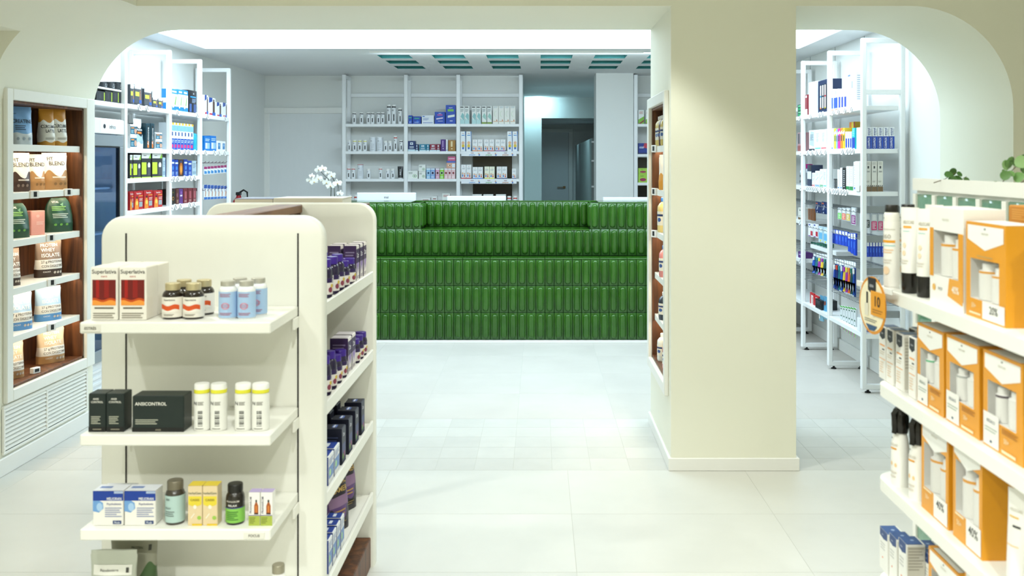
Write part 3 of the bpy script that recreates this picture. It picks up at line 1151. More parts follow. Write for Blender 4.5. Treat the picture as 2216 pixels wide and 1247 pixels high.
# walnut spine with cap
SP0, SP1 = GXC - .048, GXC + .048
gbx('spine', SP0 + .006, SP1 - .006, GD + GT, GF, .1, GZ - .035, WALNUT)
gbx('spine_cap', SP0, SP1, GD + GT, GF, GZ - .035, GZ - .004, OAKP)
gbx('plinth', GX0 + .07, GX1 - .012, GD + GT, GF, 0, .11, WALNUT)
GS = (1.093, .8085, .5687, .33)
for z in GS:
    x0, x1, yf = PX(172, 2.457), PX(585, 2.457), 2.457
    sh = gbx('end_shelf', x0, x1, yf, GD, z - .029, z, LACQ)
    for bxx in (PX(273, GD), PX(645, GD)):
        gbx('bracket', bxx - .003, bxx + .003, GD - .05, GD, z - .06, z - .029, LACQ, .001, sh)
SS = (1.085, .796, .533, .269)
for z in SS:
    sh = gbx('side_shelf', SP1, GX1 - .004, GD + GT + .002, GF - .002, z - .028, z, LACQ)
    gbx('front_lip', GX1 - .012, GX1 - .002, GD + GT + .002, GF - .002, z - .03, z + .010, LACQ, .002, sh)
    gbx('side_shelf', GX0 + .004, SP0, GD + GT + .002, GF - .002, z - .028, z, LACQ)


def shelf_label(txt, x0, x1, y0, y1, yf):
    w, h = (x1 - x0) * yf / F, (y1 - y0) * yf / F
    o = gbx('label_holder', PX(x0, yf), PX(x1, yf), yf - .002, yf, PZ(y1, yf), PZ(y0, yf), M('#e7e4da', .3), .0006)
    pm = MB()
    prints(pm, [('t', .5, .5, .4, txt, '#5f5a50')], w, h, lambda x, z, oo: (PX((x0 + x1) / 2, yf) + x - GXC, yf - .002 - oo - GD, PZ(y1, yf) + z))
    obj('label_lettering', pm, o, sharp=0)


shelf_label('ESTRÉS', 175, 218, 703, 718, 2.457)
shelf_label('FOCUS', 528, 573, 1152, 1166, 2.457)
reg(G, 'cream round-cornered display gondola with walnut spine and white shelves', 'display unit')

# display table behind the gondola with two thick books
tb = empty('display_table', (-1.09, 4.4, 0))
boxo('top', (-.28, .26, -.38, .34, 1.27, 1.30), OAKP, tb, .003)
for sx in (-1, 1):
    for sy in (-1, 1):
        boxo('leg', (sx * .22 - .02, sx * .22 + .02, sy * .3 - .02, sy * .3 + .02, 0, 1.27), WALNUT, tb, .003)
reg(tb, 'walnut display table behind the gondola carrying two books', 'table')


def book(x0, x1, yt, yb, d, dep, cover, pages, txt, phrase):
    w, z0, z1 = (x1 - x0) * d / F, 1.301, PZ(yt, d)
    b = empty('book', (PX((x0 + x1) / 2, d), d + dep / 2, z0))
    hh = z1 - z0
    boxo('cover', (-w / 2, w / 2, -dep / 2, dep / 2, hh - .003, hh), M(cover), b, .001)
    boxo('cover', (-w / 2, w / 2, -dep / 2, dep / 2, 0, .003), M(cover), b, .001)
    boxo('spine', (-w / 2, w / 2, -dep / 2, -dep / 2 + .003, .003, hh - .003), M('#e9e3d2'), b, .001)
    boxo('page_block', (-w / 2 + .004, w / 2 - .004, -dep / 2 + .003, dep / 2 - .004, .003, hh - .003), M(pages, .8), b)
    pm = MB()
    prints(pm, [('t', .42, .4, .22, txt, '#7d7768'), ('l', .7, .25, .9, .55, 2, '#8d8678')], w, hh, lambda x, z, o: (x, -dep / 2 - o, z))
    obj('spine_lettering', pm, b, sharp=0)
    reg(b, phrase, 'book')


book(508, 590, 430, 440, 4.25, .2, '#8f8fa6', '#efe9da', 'Manual de plantas', 'thick book with grey-purple cover lying behind the gondola')
book(592, 741, 429, 440, 4.12, .22, '#efe8da', '#efe9da', 'El libro de la farmacia', 'wide cream book with printed spine beside the orchid')

# ================================================================== product styles
W1, K, RED, ORA, BLU = '#f3f2ee', '#141414', '#b3140b', '#f08428', '#1746a8'
sty('superl', 'box', 'supplement_box', 'box', 'white carton with dark red panel', col='#f1ece2', it=[
    ('t', .5, .915, .075, 'Superlativa', '#2c2622'), ('t', .5, .82, .028, 'FORTE', '#b8372c'), ('r', .07, .36, .93, .76, '#6f0b06'), ('r', .2, .42, .32, .76, '#a3120a'),
    ('r', .5, .42, .68, .76, '#8e0f08'), ('w', .07, .93, .3, .40, .02, '#c9480f'), ('w', .07, .93, .28, .36, .02, '#f29a3c'), ('l', .15, .2, .85, .26, 1, '#5d564d'), ('l', .1, .03, .9, .15, 3, '#8a8276')])
sty('amberj', 'bottle', 'supplement_bottle', 'bottle', 'brown bottle with orange-wave label', col='#1b0d06', cap='#cbbd97', capm=.6, caph=.2, capr=.72, neck=.66, sh=.16, coat=.5, lab=(.06, .62, '#f1ece2'), it=[
    ('t', .5, .55, .045, 'Superlativa', '#2c2622', 0, .6), ('w', .08, .92, .24, .40, .025, '#d9541a'), ('w', .08, .92, .20, .27, .025, '#f1ece2'), ('l', .25, .1, .7, .16, 2, '#8a8276')])
sty('bluej', 'bottle', 'supplement_bottle', 'bottle', 'white bottle with pale blue label', col='#eef0f2', cap='#c9c6bd', capm=.6, caph=.13, capr=.8, neck=.72, sh=.12, lab=(.04, .72, '#a9c8ea'), it=[
    ('l', .2, .58, .75, .68, 3, '#b06a86'), ('e', .5, .35, .2, .09, '#d59db4'), ('e', .5, .35, .13, .06, '#b5cdea'), ('l', .3, .3, .7, .4, 3, '#a86a8c'), ('l', .2, .1, .8, .18, 2, '#b06a86')])
sty('ansis', 'box', 'supplement_box', 'box', 'small black-green carton', col='#12211f', it=[
    ('t', .42, .86, .05, 'ANSI', '#e8e6dc', 0, .35), ('t', .5, .78, .05, 'CONTROL', '#e8e6dc', 0, .7), ('l', .15, .2, .7, .42, 5, '#b6b7a6'), ('r', .0, .0, 1, .13, '#0b0d0d'), ('l', .25, .05, .75, .09, 1, '#a59d8a')])
sty('ansib', 'box', 'supplement_box', 'box', 'wide black-green carton with silver lettering', col='#12211f', it=[
    ('t', .36, .78, .09, 'ANSICONTROL', '#eeece2', 0, .66), ('l', .06, .2, .5, .36, 3, '#b6b7a6'), ('r', 0, 0, 1, .12, '#0b0d0d'), ('t', .5, .06, .05, 'ANSI', '#a59d8a', 0, .2)])
BARB = [('t', .24, .6, .075, 'N', '#26221f', 0, .25), ('l', .4, .56, .72, .64, 3, '#75706a'), ('b', .42, .12, .66, .46, '#1c1a18'), ('l', .25, .05, .7, .08, 1, '#6a665f')]
sty('whity', 'bottle', 'supplement_bottle', 'bottle', 'white bottle with yellow neck ring', col='#f0efe9', cap='#f3f2ee', ring='#e8e23a', caph=.19, capr=.98, neck=.9, sh=.04, it=BARB)
sty('melio', 'box', 'supplement_box', 'box', 'white carton with dark blue top band', col='#eeebe4', it=[
    ('r', 0, .72, 1, 1, '#123a97'), ('t', .7, .78, .075, 'MELIORAN', '#f2f2f2', 0, .48), ('p', [(0, .42), (.2, .38), (.35, .5), (.33, .66), (.22, .72), (0, .72)], '#6f9fd6'), ('e', .22, .54, .1, .12, '#a6c8ea'),
    ('t', .7, .63, .06, 'Psychobiotic', '#5b5f8f', 0, .5), ('l', .4, .24, .95, .54, 5, '#8b93b8'), ('r', .66, .05, .94, .15, '#16366f'), ('t', .8, .1, .05, 'PiLeJe', '#e8edf5', 0, .24), ('r', .7, .93, 1, 1, '#a8b8d6')],
    top=[('r', 0, 0, 1, 1, '#dfe2ea'), ('r', .1, .4, .5, .7, '#6f86bb')])
sty('tealj', 'bottle', 'supplement_bottle', 'bottle', 'glass bottle with pale teal label and bronze cap', col='#3a342c', cap='#7d7665', capm=.5, caph=.2, capr=.82, neck=.75, sh=.14, coat=.6, lab=(.06, .68, '#b3cdc8'), it=[
    ('t', .3, .6, .05, '360', '#4e5b58', 0, .2), ('t', .32, .4, .04, 'RELAX', '#5d6a66', 0, .3), ('l', .16, .2, .62, .34, 3, '#6e7b77')])
sty('yelbx', 'box', 'tincture_box', 'box', 'slim peach carton with yellow panel', col='#e3cda4', it=[
    ('t', .5, .82, .06, 'herbalGem', '#4f5b4a'), ('r', .04, .55, .96, .74, '#e6d03c'), ('e', .5, .55, .46, .06, '#e6d03c'), ('t', .5, .65, .055, 'CASSIS', '#7b6420'), ('e', .5, .47, .12, .05, '#efe8d8'), ('e', .8, .2, .14, .05, '#9cc24e'),
    ('p', [(.2, .2), (.45, .32), (.5, .3), (.25, .18)], '#f2ead6'), ('r', .3, 0, 1, .05, '#e2bf2c')], top=[('r', 0, 0, 1, 1, '#e3c93a')])
sty('blkgr', 'bottle', 'supplement_bottle', 'bottle', 'black-capped dark bottle with bright green label', col='#150d08', cap='#12110f', caph=.2, capr=.8, neck=.72, sh=.14, coat=.5, lab=(.06, .42, '#86c653'), it=[
    ('t', .5, .6, .045, 'PRANAROM', '#d8d2c6', 0, .6), ('t', .5, .5, .05, 'RELAX', '#f2f0ea', 0, .4), ('r', .0, .42, 1, .44, '#4a4a8c'), ('l', .2, .12, .75, .36, 5, '#3f7a2c')])
sty('oilbx', 'box', 'essential_oil_box', 'box', 'small white carton picturing an amber vial', col='#f1efe9', it=[
    ('t', .17, .62, .2, 'PRANAROM', '#55506a', 1, .5), ('p', [(.48, .34), (.86, .34), (.86, .6), (.74, .7), (.6, .7), (.48, .6)], '#a8551c'), ('r', .6, .7, .74, .78, '#1c130c'), ('r', .48, .34, .86, .38, '#2a1408'), ('r', .62, .4, .72, .6, '#e08a3c'),
    ('r', 0, 0, 1, .3, '#a8b64a'), ('r', 0, .3, 1, .32, '#6f5ba0'), ('l', .08, .06, .6, .26, 4, '#6f7a2a')], top=[('r', 0, 0, 1, 1, '#b3a3cf')])
sty('sage', 'pouch', 'pouch', 'pouch', 'sage grey stand-up pouch with white label strip', z=[(2, '#b9bdaf')], it=[('r', .1, .62, .92, .78, '#e6e5dd'), ('t', .45, .70, .04, 'Psicobioticos', '#4a4a44', 0, .5), ('r', .8, .66, .86, .74, '#4a4a44')])
sty('olive', 'pouch', 'pouch', 'pouch', 'olive grey stand-up pouch behind the sage one', z=[(.45, '#3d5a2f'), (2, '#8e8d7b')], am=.12, it=[('t', .6, .76, .03, 'PROTEIN', '#33332c', 0, .25), ('r', .84, .72, .9, .8, '#33332c')])
sty('silvj', 'bottle', 'supplement_bottle', 'bottle', 'white bottle with silver cap on low gondola shelf', col='#efeee9', cap='#a8a28f', capm=.6, caph=.17, capr=.8, neck=.7, sh=.14)
sty('zbot', 'bottle', 'sleep_aid_bottle', 'bottle', 'purple-capped dark bottle with white label', col='#1c0d3a', cap='#3a1a8a', caph=.2, capr=.78, neck=.68, sh=.14, coat=.5, lab=(.1, .52, '#ece6e2'), it=[
    ('r', 0, .4, 1, .52, '#2a1650'), ('t', .55, .46, .08, 'Zzz', '#f3f0f6', 0, .4), ('e', .25, .22, .14, .07, '#8c3a52'), ('e', .36, .32, .1, .05, '#d6b83a'), ('l', .5, .14, .9, .34, 4, '#6a5f78')])
sty('zjar', 'bottle', 'sleep_aid_jar', 'jar', 'squat purple-capped jar of gummies', col='#1c0d3a', cap='#3a1a8a', caph=.22, capr=.86, neck=.8, sh=.14, coat=.5, lab=(.1, .6, '#ece6e2'), it=[
    ('r', 0, .46, 1, .6, '#2a1650'), ('t', .55, .53, .09, 'Zzz', '#f3f0f6', 0, .4), ('e', .28, .26, .14, .09, '#8c3a52'), ('e', .4, .36, .1, .06, '#d6b83a'), ('l', .55, .16, .9, .38, 4, '#6a5f78')])
sty('zbox', 'box', 'sleep_aid_box', 'box', 'purple and white carton', col='#e6e0dc', it=[
    ('r', 0, .5, 1, .9, '#33204e'), ('t', .5, .72, .13, 'Zzz', '#f1eef4'), ('p', [(.1, .14), (.4, .4), (.6, .2), (.9, .44), (.9, .5), (.1, .5)], '#8f78b4'), ('l', .15, .05, .85, .14, 2, '#6a5f78')], side=[('r', 0, 0, 1, 1, '#3a2452'), ('l', .15, .2, .85, .85, 8, '#8b7fa3')], top=[('r', .05, .05, .95, .95, '#d9d2d6')])
sty('znavy', 'box', 'sleep_aid_box', 'box', 'black-blue carton', col='#161a33', it=[('t', .5, .8, .09, 'Zzz', '#e9ebf4'), ('r', .1, .3, .9, .55, '#28346b'), ('e', .3, .2, .14, .09, '#5f8f3c'), ('e', .6, .25, .12, .08, '#9a3a78'), ('l', .15, .05, .85, .12, 2, '#8f97b8')],
    side=[('r', 0, 0, 1, 1, '#12152b'), ('l', .2, .3, .8, .8, 6, '#4b5377')], top=[('r', .3, .35, .8, .6, '#5f78c0'), ('l', .3, .4, .8, .6, 1, '#e1e6f5')])
sty('wblue', 'box', 'supplement_box', 'box', 'white carton with blue top', col='#eef0f0', it=[('r', 0, .72, 1, 1, '#e8ecef'), ('r', .06, .2, .94, .62, '#5d83c0'), ('e', .3, .4, .15, .12, '#a5d58a'), ('l', .1, .66, .9, .9, 4, '#5d77b0')],
    side=[('r', 0, 0, 1, 1, '#223a8c'), ('l', .2, .2, .8, .8, 6, '#8ea2d8')], top=[('r', .06, .06, .94, .94, '#1c3f9c'), ('r', .3, .4, .8, .6, '#e3eaf6')])
sty('dream', 'pouch', 'pouch', 'pouch', 'black and purple pouch with gold lettering', z=[(.3, '#191320'), (.52, '#5b3a78'), (2, '#20162a')], am=.1, it=[('t', .5, .8, .085, 'PROBIOTIC', '#c9a45a', 0, .8), ('t', .5, .68, .085, 'DREAMER', '#c9a45a', 0, .8), ('r', .15, .42, .85, .58, '#8a6a8e'), ('l', .2, .28, .7, .38, 2, '#b58f55'), ('l', .2, .1, .7, .18, 2, '#8b7440')])
# wall niche pouches
sty('creat', 'pouch', 'pouch', 'pouch', 'light blue pouch with white base', z=[(.3, '#dfe8ee'), (2, '#7fb2e4')], it=[('t', .5, .62, .1, 'CREATINE', '#1d2a3c', 0, .84), ('l', .18, .38, .62, .52, 3, '#33425c'), ('t', .22, .82, .035, 'nutri', '#33425c', 0, .2), ('e', .25, .16, .06, .04, '#a9b8c4'), ('e', .5, .16, .06, .04, '#a9b8c4'), ('e', .75, .16, .06, .04, '#a9b8c4')])
sty('curcu', 'pouch', 'pouch', 'pouch', 'white pouch with mustard top and base', z=[(.1, '#c98e2c'), (.66, '#f0ede3'), (2, '#c98a26')], am=.04, it=[('t', .48, .52, .09, 'CÚRCUMA', '#1e1a14', 0, .86), ('t', .55, .4, .09, 'LATTE', '#1e1a14', 0, .6), ('l', .2, .16, .8, .22, 2, '#8a8478')])
sty('fitbr', 'pouch', 'pouch', 'pouch', 'white and dark brown pouch', z=[(.42, '#4a3329'), (2, '#f3f1ea')], am=.09, it=[('t', .3, .82, .1, 'FIT', '#2a2320', 0, .3), ('t', .52, .7, .11, 'BLEND', '#6d675f', 0, .8), ('l', .3, .26, .8, .34, 1, '#d8cfc4'), ('e', .3, .16, .06, .04, '#8f7b6d'), ('e', .5, .16, .06, .04, '#8f7b6d'), ('e', .7, .16, .06, .04, '#8f7b6d')])
sty('fitta', 'pouch', 'pouch', 'pouch', 'white and tan pouch', z=[(.45, '#b98a56'), (2, '#f3f1ea')], am=.09, it=[('t', .3, .84, .1, 'FIT', '#2a2320', 0, .3), ('t', .55, .72, .11, 'BLEND', '#4d4740', 0, .8), ('l', .3, .3, .85, .38, 1, '#efe3d2'), ('e', .4, .16, .06, .04, '#8f6a40'), ('e', .6, .16, .06, .04, '#8f6a40'), ('e', .8, .16, .06, .04, '#8f6a40')])
sty('green', 'pouch', 'pouch', 'pouch', 'dark green round-shouldered pouch', z=[(2, '#1f4a35')], dome=1, it=[('t', .35, .88, .06, 'VITAL', '#e9efe8', 0, .4), ('l', .2, .62, .7, .76, 3, '#8fc46a'), ('l', .2, .4, .75, .55, 3, '#b8c8bb'), ('e', .25, .22, .05, .035, '#6fae4a'), ('e', .45, .22, .05, .035, '#6fae4a'), ('e', .65, .22, .05, .035, '#6fae4a'), ('p', [(.5, .8), (.62, .86), (.6, .74)], '#6c9a7c')])
sty('pinkb', 'box', 'supplement_box', 'box', 'plain salmon pink carton', col='#e8a69a', it=[('e', .5, .78, .12, .06, '#efc0b6'), ('l', .4, .42, .9, .56, 3, '#f3d2ca'), ('r', .0, .0, .06, 1, '#d98e82')])
for kk, c1, ph in (('whbro', '#3f2f27', 'brown and white protein pouch'), ('whblu', '#5b9ad6', 'sky blue and white protein pouch'), ('whtan', '#c09766', 'tan and white protein pouch')):
    top = {'whbro': '#8d7767', 'whblu': '#b9d5ee', 'whtan': '#dcc4a2'}[kk]
    tx = '#fbfaf6'
    sty(kk, 'pouch', 'pouch', 'pouch', ph, z=[(.22, c1), (.46, '#eeece6'), (2, top)], am=.0, it=[('t', .48, .84, .085, 'PROTEIN', tx, 0, .8), ('t', .42, .72, .095, 'WHEY', tx, 0, .55), ('t', .5, .58, .095, 'ISOLATE', tx, 0, .85), ('t', .52, .41, .065, '27 g PROTEINA', '#6b6258', 0, .8), ('t', .52, .3, .065, 'CON DIGEZYME', '#6b6258', 0, .8),
        ('t', .3, .15, .04, 'CACAO', '#f0ede6', 0, .3), ('e', .6, .12, .045, .035, '#cfc6ba'), ('e', .72, .12, .045, .035, '#cfc6ba'), ('e', .84, .12, .045, .035, '#cfc6ba')])
# rear wall and side bays
for kk, ring, cap in (('wkb', '#1b1b1d', W1), ('wyb', '#e2dc58', W1), ('wrb', '#c8352a', W1), ('wpb', None, W1)):
    nm = {'wkb': 'slim white bottle with black neck ring', 'wyb': 'slim white bottle with yellow neck ring', 'wrb': 'slim white bottle with red neck ring', 'wpb': 'plain white bottle with printed bar'}[kk]
    sty(kk, 'bottle', 'bottle', 'bottle', nm, col='#eceef0', cap=cap, ring=ring, caph=.16, capr=.94, neck=.88, sh=.03, it=[('t', .35, .7, .09, 'N', '#2a2a2c', 0, .3), ('b', .45, .15, .7, .5, '#222222')] if False else [('t', .35, .7, .09, 'N', '#2a2a2c', 0, .3), ('r', .46, .15, .68, .5, '#2c2c30')])
sty('can', 'bottle', 'canister', 'canister', 'wide white canister', col='#e3e7ec', cap='#f2f3f4', caph=.06, capr=1.0, neck=.96, sh=.01, it=[('t', .35, .72, .07, 'N', '#2a2a2c', 0, .3), ('b', .46, .2, .68, .55, '#3a3a3e'), ('l', .25, .1, .75, .14, 1, '#8d9096')])
sty('canr', 'bottle', 'canister', 'canister', 'wide white canister with red rim', col='#e3e7ec', cap='#c8352a', caph=.03, capr=1.0, neck=.96, sh=.01, it=[('t', .35, .72, .07, 'N', '#2a2a2c', 0, .3), ('b', .46, .2, .68, .55, '#3a3a3e')])
sty('ktube', 'tube', 'cosmetic_tube', 'tube', 'black squeeze tube standing on white cap', col='#1a1b1d', cap='#e6e6e6', caph=.08, it=[('t', .5, .7, .08, 'N', '#e6e6e6', 0, .3), ('b', .4, .3, .62, .6, '#dcdcdc')])
sty('nanob', 'box', 'remedy_box', 'box', 'bright blue carton', col='#1549b4', it=[('t', .5, .86, .07, 'nutri', '#f2f4f8', 0, .7), ('r', .2, .66, .8, .78, '#7ac24a'), ('p', [(.2, .32), (.9, .38), (.9, .5), (.2, .44)], '#e8f0e6'), ('l', .4, .12, .7, .2, 1, '#f2f4f8')])
sty('nanop', 'box', 'remedy_box', 'box', 'bright blue carton with pink stripe', col='#1549b4', it=[('t', .5, .88, .08, 'nutri', '#f2f4f8', 0, .7), ('r', .25, .7, .75, .78, '#d85aa0'), ('p', [(.15, .36), (.8, .44), (.8, .54), (.15, .46)], '#f0dce8'), ('l', .3, .2, .8, .26, 1, '#f2f4f8')])
sty('bluel', 'box', 'remedy_box', 'box', 'small blue carton', col='#1549b4', it=[('r', .2, .66, .8, .8, '#43b08c'), ('e', .6, .35, .15, .15, '#2e6fd8'), ('l', .2, .1, .8, .3, 2, '#a5c4f2')])
sty('whitb', 'box', 'remedy_box', 'box', 'white carton with blue print', col='#e9edf4', it=[('e', .15, .85, .1, .06, '#2a6fc4'), ('l', .12, .4, .6, .7, 4, '#5d7ab8'), ('r', .1, .1, .9, .16, '#2a58b8')])
sty('tealc', 'box', 'treatment_box', 'box', 'white carton with teal swoosh', col='#eceeea', it=[('r', .05, .9, .75, .95, '#1c1c1e'), ('p', [(.1, .4), (.9, .15), (.9, .5), (.5, .62)], '#8fc4c4'), ('p', [(0, 0), (1, 0), (1, .18), (0, .3)], '#b9dcdc'), ('l', .1, .66, .8, .84, 4, '#7d8a8c')])
sty('tealg', 'box', 'treatment_box', 'box', 'white carton with green base', col='#eceeea', it=[('r', .05, .9, .75, .95, '#1c1c1e'), ('p', [(.1, .4), (.9, .2), (.9, .45), (.5, .6)], '#9ecabf'), ('r', 0, 0, 1, .1, '#7d9a3a'), ('l', .1, .66, .8, .84, 4, '#7d8a8c')])
sty('cream', 'box', 'treatment_box', 'box', 'tall cream carton with faint drawing', col='#eeece4', it=[('l', .15, .88, .85, .96, 2, '#9ab0c0'), ('e', .5, .55, .28, .16, '#dfe6d2'), ('e', .58, .55, .22, .13, '#eeece4'), ('r', .1, .12, .9, .15, '#dca06a'), ('e', .7, .2, .1, .04, '#cf7a4a')])
for kk, c, ph in (('navy', '#14306a', 'navy and white carton'), ('teal', '#1b7f9e', 'teal and white carton'), ('crim', '#8e1f3a', 'crimson and white carton')):
    sty(kk, 'box', 'treatment_box', 'box', ph, col=c, it=[('r', 0, 0, 1, .18, '#c7dfe8'), ('r', .3, .62, .7, .86, '#dfe8f0'), ('e', .5, .74, .08, .06, c), ('r', .2, .38, .8, .46, '#d5dee8'), ('l', .2, .24, .8, .34, 2, '#b5c6d4')])
sty('purp', 'box', 'treatment_box', 'box', 'tall purple carton', col='#4a2278', it=[('r', .35, .35, .55, .9, '#b79ad0'), ('e', .5, .22, .1, .05, '#e2d6ee')])
sty('gold', 'box', 'treatment_box', 'box', 'tall gold carton', col='#a5752a', it=[('r', .35, .4, .6, .9, '#e8d6a8'), ('e', .5, .22, .1, .05, '#f0e2c0')])
PEQ = lambda c, b: [('t', .5, .88, .05, 'neo', c, 0, .5), ('l', .2, .66, .8, .8, 2, '#a8acb2'), ('e', .3, .38, .14, .08, '#d8a888'), ('e', .68, .34, .14, .08, '#d8a888'), ('r', .18, .14, .42, .3, '#3d7ac4'), ('r', .56, .12, .8, .26, '#c44a3d'), ('r', 0, 0, 1, .07, b)]
sty('peqt', 'box', 'children_syrup_box', 'box', 'tall white and blue childrens carton', col='#edf0f2', it=[('t', .5, .9, .05, 'neo', '#a02a3a', 0, .5), ('r', .2, .78, .8, .82, '#3f8fd0'), ('e', .5, .42, .3, .08, '#e8b890'), ('r', .22, .2, .78, .34, '#e0c040'), ('r', .3, .1, .7, .2, '#3d6ab8'), ('p', [(.9, 0), (1, 0), (1, 1), (.86, 1), (.95, .5)], '#2a78c8')])
sty('peqo', 'box', 'children_syrup_box', 'box', 'white childrens carton with orange base', col='#efefef', it=PEQ('#b0283a', '#e07a2c'))
sty('peqr', 'box', 'children_syrup_box', 'box', 'white childrens carton with red base', col='#efefef', it=PEQ('#b0283a', '#b3202c'))
sty('peqp', 'box', 'children_syrup_box', 'box', 'white childrens carton with purple base', col='#efefef', it=PEQ('#b0283a', '#7a2a8c'))
sty('peqb', 'box', 'children_syrup_box', 'box', 'white childrens carton with blue base', col='#efefef', it=PEQ('#b0283a', '#2a7ac8'))
sty('peqy', 'box', 'children_syrup_box', 'box', 'white childrens carton with yellow base', col='#f1f0da', it=PEQ('#b0283a', '#d8d83a'))
sty('peqn', 'box', 'children_syrup_box', 'box', 'white childrens carton with navy base', col='#efefef', it=PEQ('#b0283a', '#26306f'))
sty('lens', 'box', 'eye_care_box', 'box', 'white carton with green eye ring', col='#eef0ea', it=[('l', .1, .6, .5, .85, 3, '#6d7a72'), ('e', .7, .35, .2, .2, '#86b878'), ('e', .7, .35, .14, .14, '#eef0ea'), ('e', .7, .35, .06, .07, '#2c3a30')])
for kk, c1, c2, ph in (('eyec', '#8cc0e6', '#1c6a9a', 'light blue eye-care carton'), ('eyeb', '#7fa8de', '#14306a', 'mid blue eye-care carton'), ('eyep', '#d89ab8', '#7a1c3c', 'pink eye-care carton'), ('eyeg', '#8ed43a', '#2c5a14', 'lime green eye-care carton'), ('eyer', '#eac0c4', '#a8323c', 'pale pink eye-care carton')):
    sty(kk, 'box', 'eye_care_box', 'box', ph, col=c1, it=[('r', 0, .86, 1, .97, '#e6ecf2'), ('e', .5, .55, .38, .16, '#e9eef2'), ('e', .5, .55, .3, .13, c2), ('e', .5, .55, .12, .05, '#101014'), ('l', .15, .08, .85, .26, 3, '#f0f2f4')])
sty('face', 'box', 'cosmetic_box', 'box', 'pastel carton picturing skin', col='#d9a88e', it=[('r', 0, .75, 1, 1, '#4a68b8'), ('e', .35, .4, .2, .12, '#f0d8c8'), ('e', .38, .4, .08, .08, '#4a3428'), ('r', .62, .1, .95, .62, '#dfe6ee')])
sty('pinkt', 'box', 'cosmetic_box', 'box', 'flat pink carton', col='#c85a86', it=[('l', .1, .3, .9, .7, 1, '#f3d6e2')])
sty('redj', 'bottle', 'jar', 'jar', 'low white jar with red rim', col='#eceef0', cap=W1, ring='#c8352a', caph=.3, capr=.96, neck=.9, sh=.03)
sty('tinyw', 'box', 'medicine_box', 'box', 'small white medicine carton', col='#e8e8e4', it=[('l', .2, .4, .8, .8, 2, '#8a3a34'), ('r', .0, .0, 1, .12, '#b8b8b4')])
sty('gstack', 'box', 'medicine_box', 'box', 'flat lime green carton with magenta pill', col='#a6cf4a', it=[('t', .4, .75, .14, 'nutri', '#3a6a1c', 0, .5), ('e', .5, .32, .34, .18, '#a02a5a')])
sty('grbx', 'box', 'medicine_box', 'box', 'white carton with green wave', col='#e9ece6', it=[('p', [(0, 0), (1, 0), (1, .55), (0, .3)], '#7fb83a'), ('l', .15, .7, .85, .9, 3, '#b03a3a'), ('p', [(0, 0), (.4, 0), (1, .2), (1, .3)], '#8c2c2c')])
sty('navyr', 'box', 'medicine_box', 'box', 'navy carton with red corner', col='#17328a', it=[('p', [(.5, .6), (1, .5), (1, 1), (.6, 1)], '#c03048'), ('l', .1, .5, .6, .7, 2, '#dfe6f2'), ('r', 0, 0, 1, .12, '#0e1f56')])
sty('brace', 'box', 'brace_box', 'box', 'black and grey carton with lime panel', col='#2b2d31', it=[('p', [(0, .78), (.75, .78), (1, 1), (0, 1)], '#e9ebe8'), ('p', [(.75, .78), (1, .78), (1, 1)], '#8fc83a'), ('t', .35, .9, .05, 'Actimove', '#555555', 0, .55), ('r', 0, .14, .5, .62, '#c2dc3c'), ('e', .78, .5, .14, .12, '#e2e4e2'), ('r', .6, .1, .95, .42, '#4a4a4e'), ('r', 0, 0, 1, .04, '#a8cc3c')])
sty('bracef', 'box', 'brace_box', 'box', 'grey carton picturing an athlete', col='#4c4f55', it=[('p', [(0, .8), (.8, .8), (1, 1), (0, 1)], '#e9ebe8'), ('r', .1, .45, .6, .66, '#cfe04a'), ('r', .62, .1, .85, .6, '#8d6a58'), ('e', .72, .68, .1, .07, '#8d6a58'), ('r', .6, .12, .9, .28, '#2a5ab0'), ('r', 0, 0, .55, .12, '#33363c')])
sty('darkb', 'box', 'brace_box', 'box', 'charcoal carton with lime edge', col='#23262b', it=[('r', .9, .1, 1, .9, '#b6d43a'), ('r', .35, .3, .55, .8, '#33373d')])
sty('darkc', 'bottle', 'cup', 'cup', 'charcoal cup with white mark', col='#2b2f35', cap='#2b2f35', caph=.15, capr=.97, neck=.95, sh=.02, it=[('p', [(.35, .2), (.5, .2), (.65, .75), (.4, .75)], '#e6e8ea')])
sty('tealw', 'box', 'plaster_box', 'box', 'white and teal plaster carton', col='#eceeee', it=[('r', 0, .12, 1, .8, '#13607a'), ('r', .1, .62, .6, .72, '#e88a3a'), ('e', .8, .4, .2, .24, '#c89a82'), ('l', .1, .2, .5, .5, 3, '#a9c8d4')])
sty('actbag', 'pouch', 'pouch', 'pouch', 'white and black instant cold pack pouch', z=[(.2, '#dfe6ea'), (.45, '#9fb8c4'), (.72, '#1c2a34'), (2, '#eceff0')], am=.04, it=[('t', .5, .64, .08, 'Actimove', '#eef2f4', 0, .8), ('r', .2, .5, .7, .56, '#e07a2c')])
sty('darkt', 'box', 'brace_box', 'box', 'tall dark teal carton with orange stripe', col='#143a46', it=[('r', .3, .1, .7, .9, '#1c1a1a'), ('t', .5, .5, .34, 'Actimove', '#e0e6e8', 1, .7), ('r', .3, .05, .7, .3, '#d8742c')])
sty('lens2', 'box', 'eye_drop_box', 'box', 'slim blue and white carton', col='#e6eff6', it=[('r', 0, 0, 1, .42, '#1a4fb0'), ('r', .1, .08, .75, .2, '#d82a78'), ('r', .25, .52, .65, .66, '#2a4a8c'), ('r', 0, .7, 1, .9, '#7fb8e6'), ('r', .35, .92, 1, 1, '#e2b83a'), ('l', .15, .26, .85, .38, 2, '#cfe0f2')])
sty('gel', 'bottle', 'gel_bottle', 'bottle', 'turquoise gel bottle with white pump', col='#2aa2b8', cap='#eef0f2', caph=.2, capr=.4, neck=.35, sh=.1)
